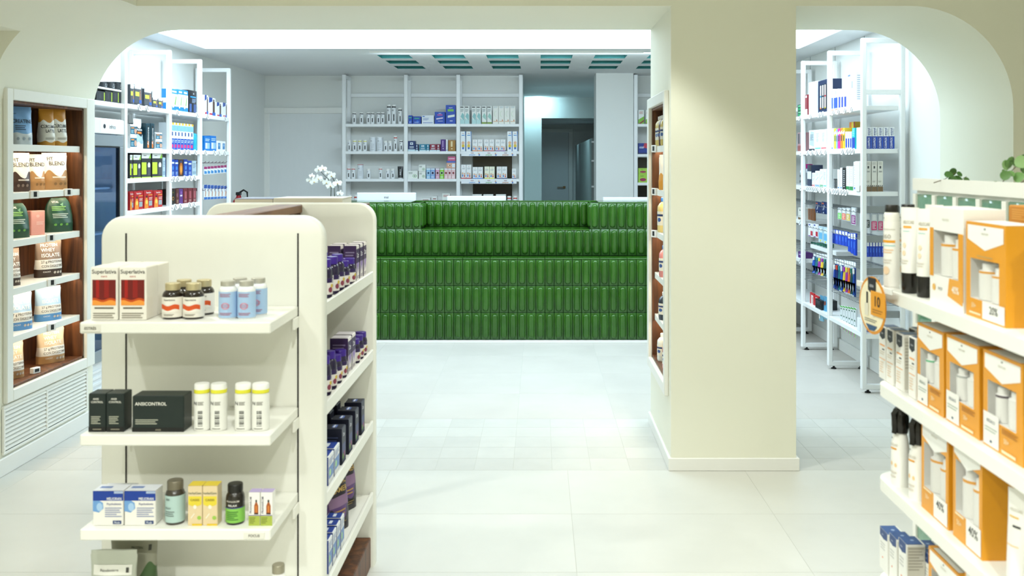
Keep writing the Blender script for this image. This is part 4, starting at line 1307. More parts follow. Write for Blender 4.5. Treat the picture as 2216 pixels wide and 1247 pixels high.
sty('therma', 'box', 'heat_patch_box', 'box', 'red heat patch carton', col='#b3181f', it=[('t', .5, .88, .09, 'ThermaCare', '#f6efe8', 0, .86), ('r', .5, .72, .95, .76, '#f0a83a'), ('p', [(.06, .02), (.5, .02), (.46, .4), (.36, .62), (.2, .62), (.08, .4)], '#e8862c'), ('e', .3, .66, .1, .07, '#4a2414'), ('e', .3, .36, .12, .12, '#f6c85a'), ('r', .54, .14, .92, .42, '#9aa4a8'), ('l', .56, .46, .95, .62, 3, '#e8c8c0')])
sty('sky', 'box', 'inhaler_box', 'box', 'sky blue carton', col='#2a8ad8', it=[('r', 0, .15, 1, .78, '#dfeaf2'), ('p', [(.5, .3), (.7, .7), (.8, .65), (.65, .25)], '#7ab04a'), ('r', 0, 0, 1, .2, '#1f7ad0'), ('r', .15, .84, .8, .92, '#e8f2fa'), ('e', .3, .2, .14, .07, '#e8ecef')])
sty('blk', 'box', 'device_box', 'box', 'black and blue carton', col='#10131c', it=[('t', .6, .86, .06, 'ZIN', '#e6eaf2', 0, .4), ('r', .2, .68, .9, .74, '#1f8ad0'), ('l', .4, .45, .9, .64, 4, '#8fa4c8'), ('r', .1, .05, .35, .4, '#3a5a9a'), ('r', .6, .05, .92, .4, '#2f4a82')])
sty('bmed', 'box', 'supplement_box', 'box', 'deep blue carton', col='#153f9e', it=[('r', .1, .75, .9, .85, '#dce6f4'), ('e', .5, .5, .22, .12, '#3f86d8'), ('l', .2, .1, .8, .3, 3, '#a8c2ea')])
sty('omed', 'box', 'supplement_box', 'box', 'dark carton with orange glow', col='#3a2218', it=[('e', .5, .45, .34, .36, '#b8641c'), ('e', .5, .42, .18, .22, '#e29a3a'), ('r', .3, .8, .7, .92, '#2a3a6a')])
sty('pale', 'box', 'supplement_box', 'box', 'pale grey-blue carton', col='#a8bcc8', it=[('l', .15, .5, .85, .85, 4, '#5d7488'), ('r', .1, .1, .9, .3, '#7f9aac')])
sty('brown', 'box', 'supplement_box', 'box', 'dark brown carton with gold swirl', col='#241a14', it=[('e', .5, .4, .2, .12, '#b8843a'), ('e', .5, .4, .14, .08, '#241a14'), ('t', .5, .8, .07, 'OZO', '#a8a03a', 0, .6)])
sty('wine', 'box', 'supplement_box', 'box', 'wine red carton', col='#6e1a24', it=[('r', .3, .3, .75, .8, '#a8505a'), ('l', .2, .08, .8, .24, 3, '#d8a8a0')])
sty('viol', 'box', 'supplement_box', 'box', 'violet carton', col='#5a2f7a', it=[('r', .2, .5, .8, .6, '#e0d4ea'), ('e', .5, .75, .2, .1, '#8a5aa8')])
sty('brnr', 'box', 'supplement_box', 'box', 'brown-red carton', col='#5a2f26', it=[('e', .4, .6, .2, .14, '#8a5a68'), ('l', .2, .1, .8, .3, 3, '#c8a48c')])
sty('person', 'box', 'support_box', 'box', 'white carton picturing a figure', col='#e9ebef', it=[('p', [(0, .7), (.5, .8), (.5, 1), (0, 1)], '#23489a'), ('r', .55, .2, .85, .8, '#5a4238'), ('e', .7, .86, .1, .07, '#5a4238'), ('r', .05, .05, .9, .14, '#c8304a'), ('r', .5, .02, .95, .2, '#2f62b8')])
sty('bpack', 'box', 'wipes_pack', 'pack', 'blue plaster pack', col='#1f78c8', it=[('r', .1, .15, .5, .55, '#dfe9f2'), ('r', .55, .15, .9, .55, '#9cc8ea'), ('l', .1, .65, .9, .85, 2, '#cfe2f2')])
sty('wbl', 'box', 'plaster_box', 'box', 'white plaster carton with blue centre', col='#eceef0', it=[('r', .2, .2, .85, .8, '#3f80b8'), ('e', .5, .6, .2, .14, '#88b4d8')])
sty('mag', 'box', 'blister_pack', 'pack', 'magenta and blue hanging blister pack', col='#e6e8ee', it=[('r', 0, .7, 1, 1, '#a01c68'), ('r', .1, .1, .9, .5, '#2f86c8'), ('p', [(.1, .5), (.9, .4), (.9, .6), (.1, .68)], '#eef0f4')])
sty('bfig', 'box', 'blister_pack', 'pack', 'blue and white hanging support pack', col='#e9ebef', it=[('r', 0, .75, 1, 1, '#1f4fa0'), ('r', 0, 0, 1, .16, '#2a6fc0'), ('p', [(.3, .2), (.6, .2), (.7, .5), (.5, .7), (.35, .5)], '#c89a84'), ('l', .1, .55, .5, .7, 2, '#4a5a8a')])
# right side bays
sty('tallw', 'box', 'irrigator_box', 'box', 'tall white irrigator carton', col='#eef1f4', it=[('r', .1, .9, .4, .95, '#5d7ac0'), ('r', .55, .55, .7, .75, '#9aa4b4'), ('l', .1, .1, .5, .5, 8, '#c2cad6')], side=[('l', .15, .2, .85, .92, 12, '#aab4c4')])
sty('bw', 'box', 'toothpaste_box', 'box', 'white carton with blue lower half', col='#eef0f4', it=[('r', .05, .1, .95, .6, '#2450b8'), ('r', .3, .75, .7, .92, '#b8c4da'), ('r', 0, .02, 1, .06, '#e07a3a')])
sty('bws', 'box', 'toothpaste_box', 'box', 'slim white and blue carton', col='#eef0f4', it=[('r', .2, .1, .9, .62, '#1c3fae')])
sty('whtb', 'box', 'toothbrush_box', 'box', 'tall ribbed white carton', col='#e8ebee', it=[('l', .2, .1, .5, .9, 14, '#c4ccd4'), ('r', .7, 0, .74, 1, '#cdd4da')])
sty('navf', 'box', 'toothbrush_set', 'box', 'navy framed set of white toothbrushes', col='#16294e', it=[('r', .12, .1, .94, .86, '#0d1426'), ('r', .2, .14, .32, .84, '#e8ecf0'), ('r', .42, .14, .54, .84, '#e8ecf0'), ('r', .64, .14, .76, .84, '#e8ecf0'), ('e', .26, .5, .07, .03, '#2a8ac8'), ('e', .48, .5, .07, .03, '#23282f'), ('e', .7, .5, .07, .03, '#c83a3a'), ('r', .2, .12, .34, .16, '#e0763a'), ('r', .64, .12, .76, .16, '#d8c83a')])
sty('redb', 'box', 'toothpaste_box', 'box', 'dark red and white carton', col='#8c1a2a', it=[('r', 0, 0, 1, .3, '#e8e8ea'), ('r', .2, .85, .8, .95, '#eeeeee')] if False else [('r', 0, 0, 1, .3, '#e8e8ea'), ('r', .2, .85, .8, .95, '#eeeeee')])
sty('grnb', 'box', 'mouthwash_box', 'box', 'green lettered carton', col='#3a5a52', it=[('r', .1, .6, .9, .9, '#2fa868'), ('r', .1, .15, .9, .45, '#2fa868'), ('l', .2, .66, .8, .84, 2, '#bfe6cf')])
for kk, c in (('brt1', '#dfe32e'), ('brt2', '#8ab8ea'), ('brt3', '#e02aa0'), ('brt4', '#f0852a'), ('brt5', '#e8c22e'), ('brtc', '#2ac0d0')):
    nm = {'brt1': 'acid yellow', 'brt2': 'powder blue', 'brt3': 'magenta', 'brt4': 'orange', 'brt5': 'golden yellow', 'brtc': 'cyan'}[kk]
    sty(kk, 'box', 'toothpaste_box', 'box', nm + ' toothpaste carton', col=c, it=[('r', .25, .4, .75, .66, '#3a4a44'), ('p', [(.0, .8), (1, .9), (1, .75), (.0, .7)], '#f6f6f0'), ('r', 0, 0, 1, .05, '#f0f0ea')] if kk != 'brtc' else [('r', 0, 0, 1, .55, '#1b45b0'), ('l', .2, .6, .8, .95, 4, '#bfeef2')])
sty('goldt', 'box', 'toothpaste_box', 'box', 'gold carton with red edge', col='#c8a41e', it=[('r', 0, .7, .4, 1, '#e8862a'), ('r', .8, 0, 1, 1, '#a01c2c'), ('r', .4, .7, .8, 1, '#e8d23a')])
sty('curap', 'box', 'toothpaste_box', 'box', 'white and royal blue toothpaste carton', col='#eef0f2', it=[('r', 0, 0, 1, .58, '#1539a0'), ('r', .8, 0, .95, .58, '#2a5ac8'), ('t', .4, .28, .42, 'CURAPROX', '#e8eefa', 1, .5), ('t', .35, .79, .4, 'enzycal', '#23408f', 1, .34), ('l', .6, .64, .95, .94, 6, '#aab4c8')])
sty('greyt', 'box', 'toothpaste_box', 'box', 'white and grey toothpaste carton', col='#e9eced', it=[('p', [(.1, .3), (.9, .2), (.9, .9), (.3, .95)], '#b8c6cc'), ('r', 0, 0, 1, .1, '#1f2a36'), ('l', .2, .5, .8, .8, 5, '#6d7f88')])
sty('mintt', 'box', 'toothpaste_box', 'box', 'white carton with mint base stripe', col='#eef1f1', it=[('r', 0, .08, 1, .14, '#5fc0b4'), ('e', .4, .5, .2, .1, '#c6d2da'), ('l', .2, .6, .7, .85, 4, '#a8b4bc')])
sty('corat', 'box', 'toothpaste_box', 'box', 'white carton with coral base stripe', col='#eef1f1', it=[('r', 0, .08, 1, .14, '#e0606a'), ('e', .4, .5, .2, .1, '#c6d2da'), ('l', .2, .6, .7, .85, 4, '#a8b4bc')])
sty('pinkg', 'box', 'toothpaste_box', 'box', 'rose carton with grey bottles', col='#b88a8e', it=[('r', .1, .4, .45, .95, '#5a5c60'), ('r', .55, .4, .9, .95, '#8d9094'), ('r', 0, 0, 1, .3, '#9c5a58')])
sty('brwn', 'box', 'toothpaste_box', 'box', 'white carton with kraft brown base', col='#e4e2da', it=[('r', 0, 0, 1, .16, '#7a6042'), ('p', [(0, .16), (.2, .16), (.3, .21), (.1, .21)], '#33302a'), ('p', [(.35, .16), (.5, .16), (.6, .21), (.45, .21)], '#33302a'), ('p', [(.7, .16), (.85, .16), (.95, .21), (.8, .21)], '#33302a'), ('r', .35, .76, .65, .84, '#4a4c50'), ('t', .5, .66, .05, '360', '#6b6d70', 0, .6), ('l', .15, .3, .7, .36, 2, '#9a9890'), ('l', .15, .88, .85, .97, 3, '#b2b0a8')])
sty('blks', 'box', 'toothpaste_box', 'box', 'slim black carton', col='#1b1d20', it=[('l', .3, .1, .7, .9, 9, '#d0d4d8')])
sty('whts', 'box', 'toothpaste_box', 'box', 'slim white carton with dotted print', col='#eceef0', it=[('l', .35, .15, .65, .9, 10, '#aeb6be'), ('r', .2, .05, .8, .12, '#4a7ac0')])
sty('whtg', 'box', 'toothpaste_box', 'box', 'white carton with green foot', col='#eceef0', it=[('l', .3, .3, .7, .9, 8, '#c2c8ce'), ('r', 0, 0, 1, .16, '#2a8a4a')])
for kk, c, nm in (('whr', '#c8283a', 'red'), ('whbb', '#2f8ad0', 'blue'), ('whgg', '#2f9a5a', 'green')):
    sty(kk, 'box', 'toothpaste_box', 'box', 'white toothpaste carton with ' + nm + ' stripes', col='#eff1f1', it=[('r', 0, .02, 1, .07, c), ('r', 0, .1, 1, .15, c), ('p', [(.2, .4), (.8, .6), (.8, .66), (.2, .46)], '#b4c4d2'), ('l', .2, .7, .8, .9, 4, '#c6ccd4')])
sty('dkpr', 'box', 'toothpaste_box', 'box', 'dark blue and grey carton', col='#2f3a55', it=[('r', 0, .35, 1, .7, '#dfe3ea'), ('r', .5, .7, 1, 1, '#33343a')])
sty('magb', 'bottle', 'mouthwash_bottle', 'bottle', 'white mouthwash bottle with magenta cap', col='#c9ced6', cap='#b01c7a', caph=.2, capr=.7, neck=.6, sh=.14, lab=(.05, .6, '#8d949a'), it=[('r', .1, .4, .9, .5, '#23262a'), ('r', .1, .15, .9, .25, '#23262a')])
sty('kraft', 'box', 'toothbrush_box', 'box', 'kraft brown toothbrush carton', col='#7a4a26', it=[('t', .5, .5, .3, 'NUTRIR BIEN', '#3a2210', 1, .7), ('e', .5, .88, .2, .05, '#4a2c14')])
sty('hblue', 'box', 'hanging_pack', 'pack', 'royal blue hanging pack', col='#1a44c4', it=[('r', .1, .72, .9, .98, '#eef0f4'), ('r', .2, .3, .5, .6, '#4a80e8')])
sty('hnavy', 'pouch', 'hanging_pack', 'pouch', 'navy hanging pouch with white arc', z=[(2, '#14285a')], it=[('p', [(.2, .05), (.6, .05), (.75, .4), (.6, .75), (.5, .4)], '#dfe4ee'), ('r', .1, .8, .5, .9, '#c05a3a')])
for kk, c, nm in (('hgrn', '#5fd02a', 'lime'), ('hora', '#f0642a', 'orange'), ('hyel', '#d8b42a', 'yellow'), ('hpur', '#8a2a7a', 'purple'), ('hcya', '#1f7ad0', 'blue'), ('hpin', '#d83a7a', 'pink'), ('hblk', '#26302a', 'black')):
    sty(kk, 'box', 'interdental_pack', 'pack', nm + ' interdental brush pack', col='#c8cdd2', it=[('r', .05, .05, .95, .55, c), ('r', .2, .62, .8, .94, '#e8eaec'), ('l', .2, .1, .8, .5, 5, '#e6e8ea')])
sty('hwr', 'box', 'hanging_pack', 'pack', 'white hanging pack with red corner', col='#e9e9f0', it=[('r', .55, .1, 1, .45, '#c01c3a'), ('r', .15, .85, .5, .95, '#3a4aa8'), ('r', .1, .02, .6, .08, '#7a3aa0')])
sty('hlb', 'box', 'hanging_pack', 'pack', 'pale blue clear hanging pack', col='#b8d2e0', it=[('r', .1, .2, .9, .6, '#6ab4e0'), ('r', .2, .65, .8, .9, '#e2ecf0'), ('e', .5, .1, .15, .06, '#e0d83a')])
sty('gbot', 'bottle', 'mouthwash_bottle', 'bottle', 'small green-based clear bottle', col='#2a6a5a', cap='#dfe6e6', caph=.3, capr=.6, neck=.5, sh=.12)
sty('lacer', 'box', 'hanging_pack', 'pack', 'red and white hanging pack', col='#c41c24', it=[('r', .3, .15, .8, .85, '#f0efec'), ('t', .55, .5, .3, 'Lacer', '#b01c24', 1, .55)])
sty('hbag', 'pouch', 'hanging_pack', 'pouch', 'teal-blue clear hanging pouch', z=[(.3, '#8ac0d8'), (2, '#5a9ac0')], it=[('r', .25, .08, .6, .3, '#e6ecee'), ('e', .5, .7, .2, .1, '#8a4a3a')])
sty('picks', 'box', 'floss_pick_pack', 'pack', 'white floss pick pack with green dots', col='#d3d8da', it=[('r', 0, .95, 1, 1, '#4aa83a'), ('e', .5, .88, .26, .03, '#1f5a44'), ('e', .5, .58, .26, .03, '#1f5a44'), ('e', .5, .4, .26, .03, '#1f5a44'), ('r', .1, .02, .45, .32, '#c88ab0'), ('r', .55, .02, .9, .32, '#a8d88a')])
sty('bxblk', 'box', 'razor_box', 'box', 'stacked black carton low on shelf', col='#17181b', it=[('r', .05, .45, .95, .5, '#4a4d52'), ('l', .1, .55, .8, .9, 3, '#5d6066')])
BR = [('#1b3f9a', '#eeeeee'), ('#15286a', '#d8402a'), ('#1f6a7a', '#2a8a9a'), ('#1f52b8', '#dfe6ee'), ('#e8c23a', '#a83ab0'), ('#9a2f98', '#e8d84a'), ('#f0702a', '#f08a3a'), ('#1a4a4a', '#2a7a6a'), ('#17489a', '#eeeeee'), ('#8a2026', '#2a3a8a')]
for i, (a, b) in enumerate(BR):
    nm = ['cobalt', 'navy', 'teal', 'blue', 'yellow', 'violet', 'orange', 'dark green', 'mid blue', 'brick red'][i]
    sty('br%d' % i, 'brush', 'toothbrush', 'toothbrush', nm + ' toothbrush on hanging card', col='#2a3f7a' if i in (0, 1, 3, 8) else '#c8d2dc', h1=a, h2=b)
# sun care, foreground unit
HTOP = [('p', [(.05, .97), (.95, .97), (.95, .82), (.5, .72), (.05, .82)], '#f3f2ec'), ('t', .5, .89, .022, 'HELIOCARE', '#c9c2ae', 0, .5), ('e', .5, .94, .02, .01, '#3a3a3a')]
INN = [(.33, .22, '#f0eee8', '#eeece6', .92, '#e8a33a'), (.78, .2, '#f2f0ea', '#eeece6', .86, '#e8a33a')]
for kk, capc, tubec, nm in (('giftg', '#4a4a44', '#5fc48a', 'green'), ('gifts', '#e8e8e2', '#b8bab4', 'silver'), ('giftd', '#e8e6e2', '#3a2030', 'dark plum')):
    sty(kk, 'gift', 'sun_care_gift_box', 'gift box', 'orange windowed gift carton with %s tube' % nm, col='#e39a1c', win=(.12, .3, .84, .70), inn=[(.3, .14, '#f0eee8', '#eeece6', .9, tubec), (.76, .2, '#f2f0ea', '#eeece6', .95, '#eeece6')],
        it=HTOP + [('r', .02, .02, .42, .36, '#f1efe8'), ('t', .22, .28, .035, 'REGALO', '#7a8a78' if kk == 'giftg' else '#6f7480', 0, .34), ('l', .06, .16, .38, .22, 2, '#aab4a8'), ('e', .22, .07, .03, .015, '#2a4a6a'), ('t', .62, .16, .05, '50+', '#f3dfae', 0, .2), ('l', .5, .22, .9, .28, 3, '#a86a10'), ('r', .5, .03, .85, .06, '#f3e2b8')], top=[('r', .1, .05, .9, .7, '#e9e6dc')])
sty('gift4', 'gift', 'sun_care_gift_box', 'gift box', 'orange windowed gift carton marked 40%', col='#e39a1c', win=(.1, .26, .9, .76), inn=INN, it=HTOP + [('r', .48, .02, .97, .27, '#f3f2ec'), ('t', .72, .19, .085, '40%', '#3c3a36', 0, .42), ('t', .24, .17, .05, '50+', '#f3dfae', 0, .2), ('r', .1, .235, .4, .255, '#f3e2b8')], top=[('r', .1, .05, .9, .8, '#d9d8ce')])
sty('gift2', 'gift', 'sun_care_gift_box', 'gift box', 'orange windowed gift carton marked 20%', col='#e39a1c', win=(.12, .2, .84, .62), inn=INN, it=HTOP + [('r', .44, .02, .98, .2, '#f5f4ee'), ('t', .72, .13, .08, '20%', '#3c3a36', 0, .4), ('t', .22, .13, .05, '50+', '#f3dfae', 0, .2), ('r', .1, .04, .4, .06, '#f3e2b8'), ('l', .3, .64, .7, .67, 1, '#c8a05a')], top=[('r', .05, .05, .95, .95, '#eeece6')])
sty('giftw', 'gift', 'sun_care_gift_box', 'gift box', 'white and orange windowed gift carton', col='#f5f3ec', win=(.12, .3, .86, .76), inn=INN, it=[('r', 0, .28, .12, .78, '#e39a1c'), ('r', .86, .1, 1, .76, '#e39a1c'), ('p', [(.55, .12), (.98, .06), (.98, .26), (.9, .3), (.6, .3)], '#e8a33a'), ('t', .78, .2, .07, '40%', '#faf4e4', 0, .36), ('e', .14, .17, .05, .035, '#e8b45a'), ('t', .34, .17, .03, 'PACK', '#7a7a74', 0, .14), ('t', .5, .88, .022, 'HELIOCARE', '#c9c2ae', 0, .5)])
sty('plaing', 'box', 'sun_care_gift_box', 'gift box', 'plain orange carton behind the gift boxes', col='#c9821a', it=[('l', .1, .86, .5, .97, 5, '#e0a44a')])
sty('slim', 'box', 'sun_care_box', 'box', 'slim white carton with black crest', col='#f3f1ea', it=[('p', [(.12, .98), (.88, .98), (.88, .8), (.5, .75), (.12, .8)], '#17171a'), ('t', .5, .87, .03, 'ISDIN', '#cfcfd2', 0, .5), ('r', .15, .63, .85, .66, '#f0a860'), ('r', .5, .56, .8, .585, '#2a2a2c'), ('l', .15, .46, .8, .54, 2, '#d9cdb8'), ('r', .1, .38, .95, .395, '#eeb074'), ('l', .15, .12, .7, .34, 5, '#e8cdb0')], side=[('r', .05, .05, .95, .95, '#d8d4c8'), ('l', .1, .4, .9, .9, 9, '#b2ac9e')], top=[('r', .1, .1, .9, .9, '#4a5a78')])
sty('slimb', 'box', 'sun_care_box', 'box', 'slim white carton with blue crest', col='#f1f0ea', it=[('p', [(.06, 1), (.94, 1), (.94, .82), (.5, .78), (.06, .82)], '#1c3f7a'), ('t', .4, .88, .03, 'ISDIN', '#cfd8ea', 0, .4), ('l', .15, .5, .7, .7, 3, '#c8c8c4'), ('e', .4, .32, .06, .02, '#e8743a')], side=[('r', .04, .04, .96, .96, '#cdc9bc'), ('l', .1, .5, .9, .95, 8, '#a49e90')], top=[('r', .0, .0, 1, .85, '#1f4a8c'), ('e', .5, .5, .08, .1, '#9ab0d4')])
sty('aero', 'bottle', 'sunscreen_aerosol', 'aerosol', 'white sunscreen aerosol with black dome cap', col='#efede6', cap='#15130f', caph=.09, capr=.86, neck=.84, sh=.04, it=[('e', .3, .84, .06, .01, '#8a8a86'), ('r', 0, .7, 1, .715, '#cfcbc0'), ('t', .5, .625, .05, '360', '#b6b0a4', 0, .8), ('r', 0, .55, 1, .58, '#e39a1c'), ('r', 0, .51, 1, .52, '#9ad0cc'), ('l', .15, .42, .9, .48, 2, '#f0c8a0'), ('e', .5, .22, .2, .05, '#f3d6b4'), ('l', .2, .3, .8, .36, 2, '#d8d0c4')])
sty('stube', 'tube', 'sunscreen_tube', 'tube', 'white sunscreen tube standing on black cap', col='#f3f1ea', cap='#191713', caph=.24, it=[('t', .5, .83, .04, 'HELIOCARE', '#b9b2a0', 0, .6), ('r', .22, .76, .68, .785, '#e8a33a'), ('r', .22, .72, .6, .727, '#9ad0cc'), ('e', .35, .56, .1, .03, '#f3d9b8'), ('e', .35, .47, .1, .03, '#f3d9b8'), ('l', .2, .34, .6, .4, 2, '#d8d0c4')])
sty('wtube', 'tube', 'sunscreen_tube', 'tube', 'white sunscreen tube at end of orange boxes', col='#eeece5', cap='#e8e6e0', caph=.08, it=[('t', .45, .8, .03, 'HELIOCARE', '#c4beae', 0, .5), ('r', .2, .72, .6, .735, '#e8b84a'), ('r', .4, .63, .7, .65, '#2a2a2c'), ('r', .1, .44, .7, .447, '#e8b45a')])
sty('spr', 'spray', 'sunscreen_spray', 'spray bottle', 'white sunscreen spray with black trigger head', col='#f2f0e9', it=[('e', .35, .6, .05, .01, '#8a8a86'), ('t', .4, .52, .03, 'HELIOCARE', '#b9b2a0', 0, .5), ('r', .2, .46, .6, .48, '#e39a1c'), ('e', .3, .28, .06, .025, '#f0c890'), ('e', .55, .27, .06, .025, '#f0c890'), ('l', .2, .1, .6, .2, 2, '#d8d0c4')])
# pillar niche
for kk, c, cp, nm in (('pil1', '#d8c06a', '#f0efe8', 'pale yellow drink bottle with white cap'), ('pil2', '#5a3a26', '#f0efe8', 'brown drink bottle with white cap'), ('pil3', '#e6cf86', '#3a78c8', 'yellow bottle with blue cap'), ('pil4', '#d88a86', '#3a78c8', 'pink bottle with blue cap'), ('pil5', '#2a3240', '#dfe2e6', 'dark jar with white lid'), ('pil6', '#dfe4dc', '#f3f3ef', 'clear bottle with white cap'), ('pil7', '#d88a8a', '#e8e8e4', 'rose pink bottle with pale cap')):
    sty(kk, 'bottle', 'drink_bottle', 'bottle', nm, col=c, cap=cp, caph=.12, capr=.42, neck=.36, sh=.2, coat=.3, lab=(.2, .6, '#e6e2d2' if kk != 'pil2' else '#6a4a34'), it=[('e', .4, .36, .16, .06, '#3a5a9a'), ('r', .15, .46, .7, .52, '#2a3a6a')])
sty('pil0', 'pouch', 'pouch', 'pouch', 'white and orange pouch in the pillar niche', z=[(.42, '#d89a3a'), (2, '#f4f2ec')], am=.05, it=[('t', .5, .7, .08, 'FIT', '#4a443c', 0, .5)])

# ================================================================== products on the gondola ends (facing the camera)
z1, z2, z3, z4 = GS
w1, w2, w3, w4 = 'on upper gondola shelf', 'on middle gondola shelf', 'on third gondola shelf', 'on lowest gondola shelf'
onY(2.49, z1, [(195, 256, 578, 'superl', .075), (257, 318, 578, 'superl', .075)], w1)
for xx in (195, 257):
    make('superl', 61 * 2.49 / F * .96, .075, .135, (PX(xx + 30.5, 2.49) + .0, 2.49 + .078 + .0375, z1), 0, 'in second row on upper shelf')
for x, d in ((365.5, 2.497), (411, 2.497)):
    make('amberj', .053, .053, .0925, (PX(x, d), d + .027, z1), 0, w1)
for x, d in ((388, 2.56), (432, 2.56)):
    make('amberj', .053, .053, .0925, (PX(x, d), d + .035, z1), 0, 'in second row on upper shelf')
for x, d in ((487, 2.50), (527.5, 2.50)):
    make('bluej', .046, .046, .098, (PX(x, d), d + .024, z1), 0, w1)
for x, d in ((512, 2.555), (552, 2.555)):
    make('bluej', .046, .046, .098, (PX(x, d), d + .03, z1), 0, 'in second row on upper shelf')
onY(2.482, z2, [(191, 229.5, 852, 'ansis', .05), (229.5, 269, 852, 'ansis', .05), (284, 400, 857, 'ansib', .06), (414, 449, 833, 'whity'), (450, 486, 833, 'whity'), (503, 539, 833, 'whity'), (540, 578, 833, 'whity')], w2)
onY(2.482, z3, [(200, 268, 1063, 'melio', .05), (268, 338, 1063, 'melio', .05), (350, 393, 1045, 'tealj'), (406, 438, 1052, 'yelbx', .037), (438, 471, 1052, 'yelbx', .037), (482, 524, 1052, 'blkgr'), (538, 563, 1066, 'oilbx', .028), (563.5, 590, 1066, 'oilbx', .028)], w3)
onY(2.545, z3, [(215, 285, 1060, 'melio', .05)], 'behind the front pair on third gondola shelf')
make('sage', .122, .06, .158, (PX(236, 2.5), 2.53, z4), 0, w4)
make('olive', .125, .06, .185, (PX(284, 2.58), 2.60, z4), 0, w4)
make('silvj', .04, .04, .125, (PX(598, 2.5), 2.52, z4), 0, '')

# side of the gondola (facing the aisle)
RZ = math.pi / 2
s1, s2, s3, s4 = SS
for X, d in ((-.655, 2.96), (-.652, 3.045), (-.652, 3.125)):
    make('zbot', .046, .046, .118, (X, d, s1), RZ, 'on top aisle shelf of gondola')
for X, d in ((-.712, 3.00), (-.712, 3.09), (-.712, 3.18)):
    make('zbot', .046, .046, .118, (X, d, s1), RZ, 'in rear row of top aisle shelf')
for X, d in ((-.655, 3.21), (-.652, 3.30)):
    make('zjar', .052, .052, .088, (X, d, s1), RZ, 'on top aisle shelf of gondola')
for X, d in ((-.66, 3.40), (-.66, 3.47), (-.66, 3.54)):
    make('zbox', .052, .045, .122, (X, d, s1), RZ, 'at far end of top aisle shelf')
for X, d in ((-.715, 3.40), (-.715, 3.47)):
    make('zbox', .052, .045, .122, (X, d, s1), RZ, 'in rear row of top aisle shelf')
for X, d in ((-.652, 2.93), (-.652, 3.01), (-.652, 3.09), (-.652, 3.17)):
    make('zbot' if d < 3.05 else 'zjar', .046, .046, .118 if d < 3.05 else .09, (X, d, s2), RZ, 'on second aisle shelf of gondola')
for X, d in ((-.712, 2.97), (-.712, 3.06), (-.712, 3.15)):
    make('zjar', .048, .048, .09, (X, d, s2), RZ, 'in rear row of second aisle shelf')
for X, d in ((-.665, 3.245), (-.665, 3.315)):
    make('zbox', .06, .06, .118, (X, d, s2), RZ, 'on second aisle shelf of gondola')
for X, d in ((-.652, 3.40), (-.652, 3.47), (-.652, 3.535)):
    make('zjar', .046, .046, .085, (X, d, s2), RZ, 'at far end of second aisle shelf')
for k in range(4):
    make('znavy', .062, .06, .115, (-.66, 3.12 + .115 * k * .98, s3), RZ, 'on third aisle shelf of gondola')
for k in range(3):
    make('znavy', .062, .06, .128, (-.728, 3.15 + .11 * k, s3), RZ, 'in rear row of third aisle shelf')
for k in range(2):
    make('wblue', .075, .06, .085, (-.66, 2.93 + .085 * k, s3), RZ, 'on third aisle shelf of gondola')
    make('wblue', .075, .06, .085, (-.725, 2.93 + .085 * k, s3), RZ, 'in rear row of third aisle shelf')
make('dream', .13, .07, .20, (-.69, 3.24, s4), RZ - .5, 'nearer on fourth aisle shelf')
make('dream', .13, .07, .21, (-.70, 3.43, s4), RZ - .5, 'farther on fourth aisle shelf')
for k in range(4):
    make('wblue', .05, .05, .10, (-.655, 2.92 + .06 * k, s4), RZ, 'on fourth aisle shelf of gondola')

# ================================================================== left niche
NR = math.pi / 2 - .55


def nb(key, xa, xb, yt, zs, where, rot=NR, Xc=-2.665, dp=.085):
    xc = (xa + xb) / 2
    d = abs(Xc) * F / (VX - xc)
    w = (xb - xa) * d / F * 1.1
    make(key, w, dp if ST[key]['k'] == 'pouch' else w * .6, PZ(yt, d) - zs, (Xc, d, zs), rot, where)


nb('creat', 19, 66, 231, 1.586, 'on top niche shelf')
nb('curcu', 84, 115, 236, 1.586, 'on top niche shelf')
nb('curcu', 110, 141, 233, 1.586, 'on top niche shelf', Xc=-2.64)
nb('fitbr', 18, 62, 331, 1.347, 'on second niche shelf')
nb('fitta', 56, 94, 334, 1.347, 'on second niche shelf', Xc=-2.72)
nb('fitta', 90, 143, 331, 1.347, 'on second niche shelf')
nb('green', 8, 60, 440, 1.113, 'on third niche shelf')
nb('pinkb', 62, 91, 456, 1.113, 'on third niche shelf')
nb('green', 97, 155, 428, 1.113, 'on third niche shelf')
nb('whbro', 2, 40, 538, .877, 'on fourth niche shelf')
nb('whbro', 77, 131, 517, .877, 'on fourth niche shelf')
nb('whblu', 12, 66, 630, .642, 'on fifth niche shelf')
nb('whblu', 77, 130, 620, .642, 'on fifth niche shelf')
nb('whtan', -2, 48, 740, NZ0 + .0145, 'on niche floor')
nb('whtan', 81, 137, 708, NZ0 + .0145, 'on niche floor')
tg = MB().box(-.024, .024, -.012, .012, 0, .03, M('#f2f2ef', .4), .002)
t0 = obj('price_tag_stand', tg, None, (-2.6, 5.0, NZ0 + .0145), math.pi / 2 - .3)
boxo('tag_display', (-.014, .014, -.0126, -.0121, .008, .024), BLACK, t0)
reg(t0, 'small white price tag lying on the niche floor', 'price tag')

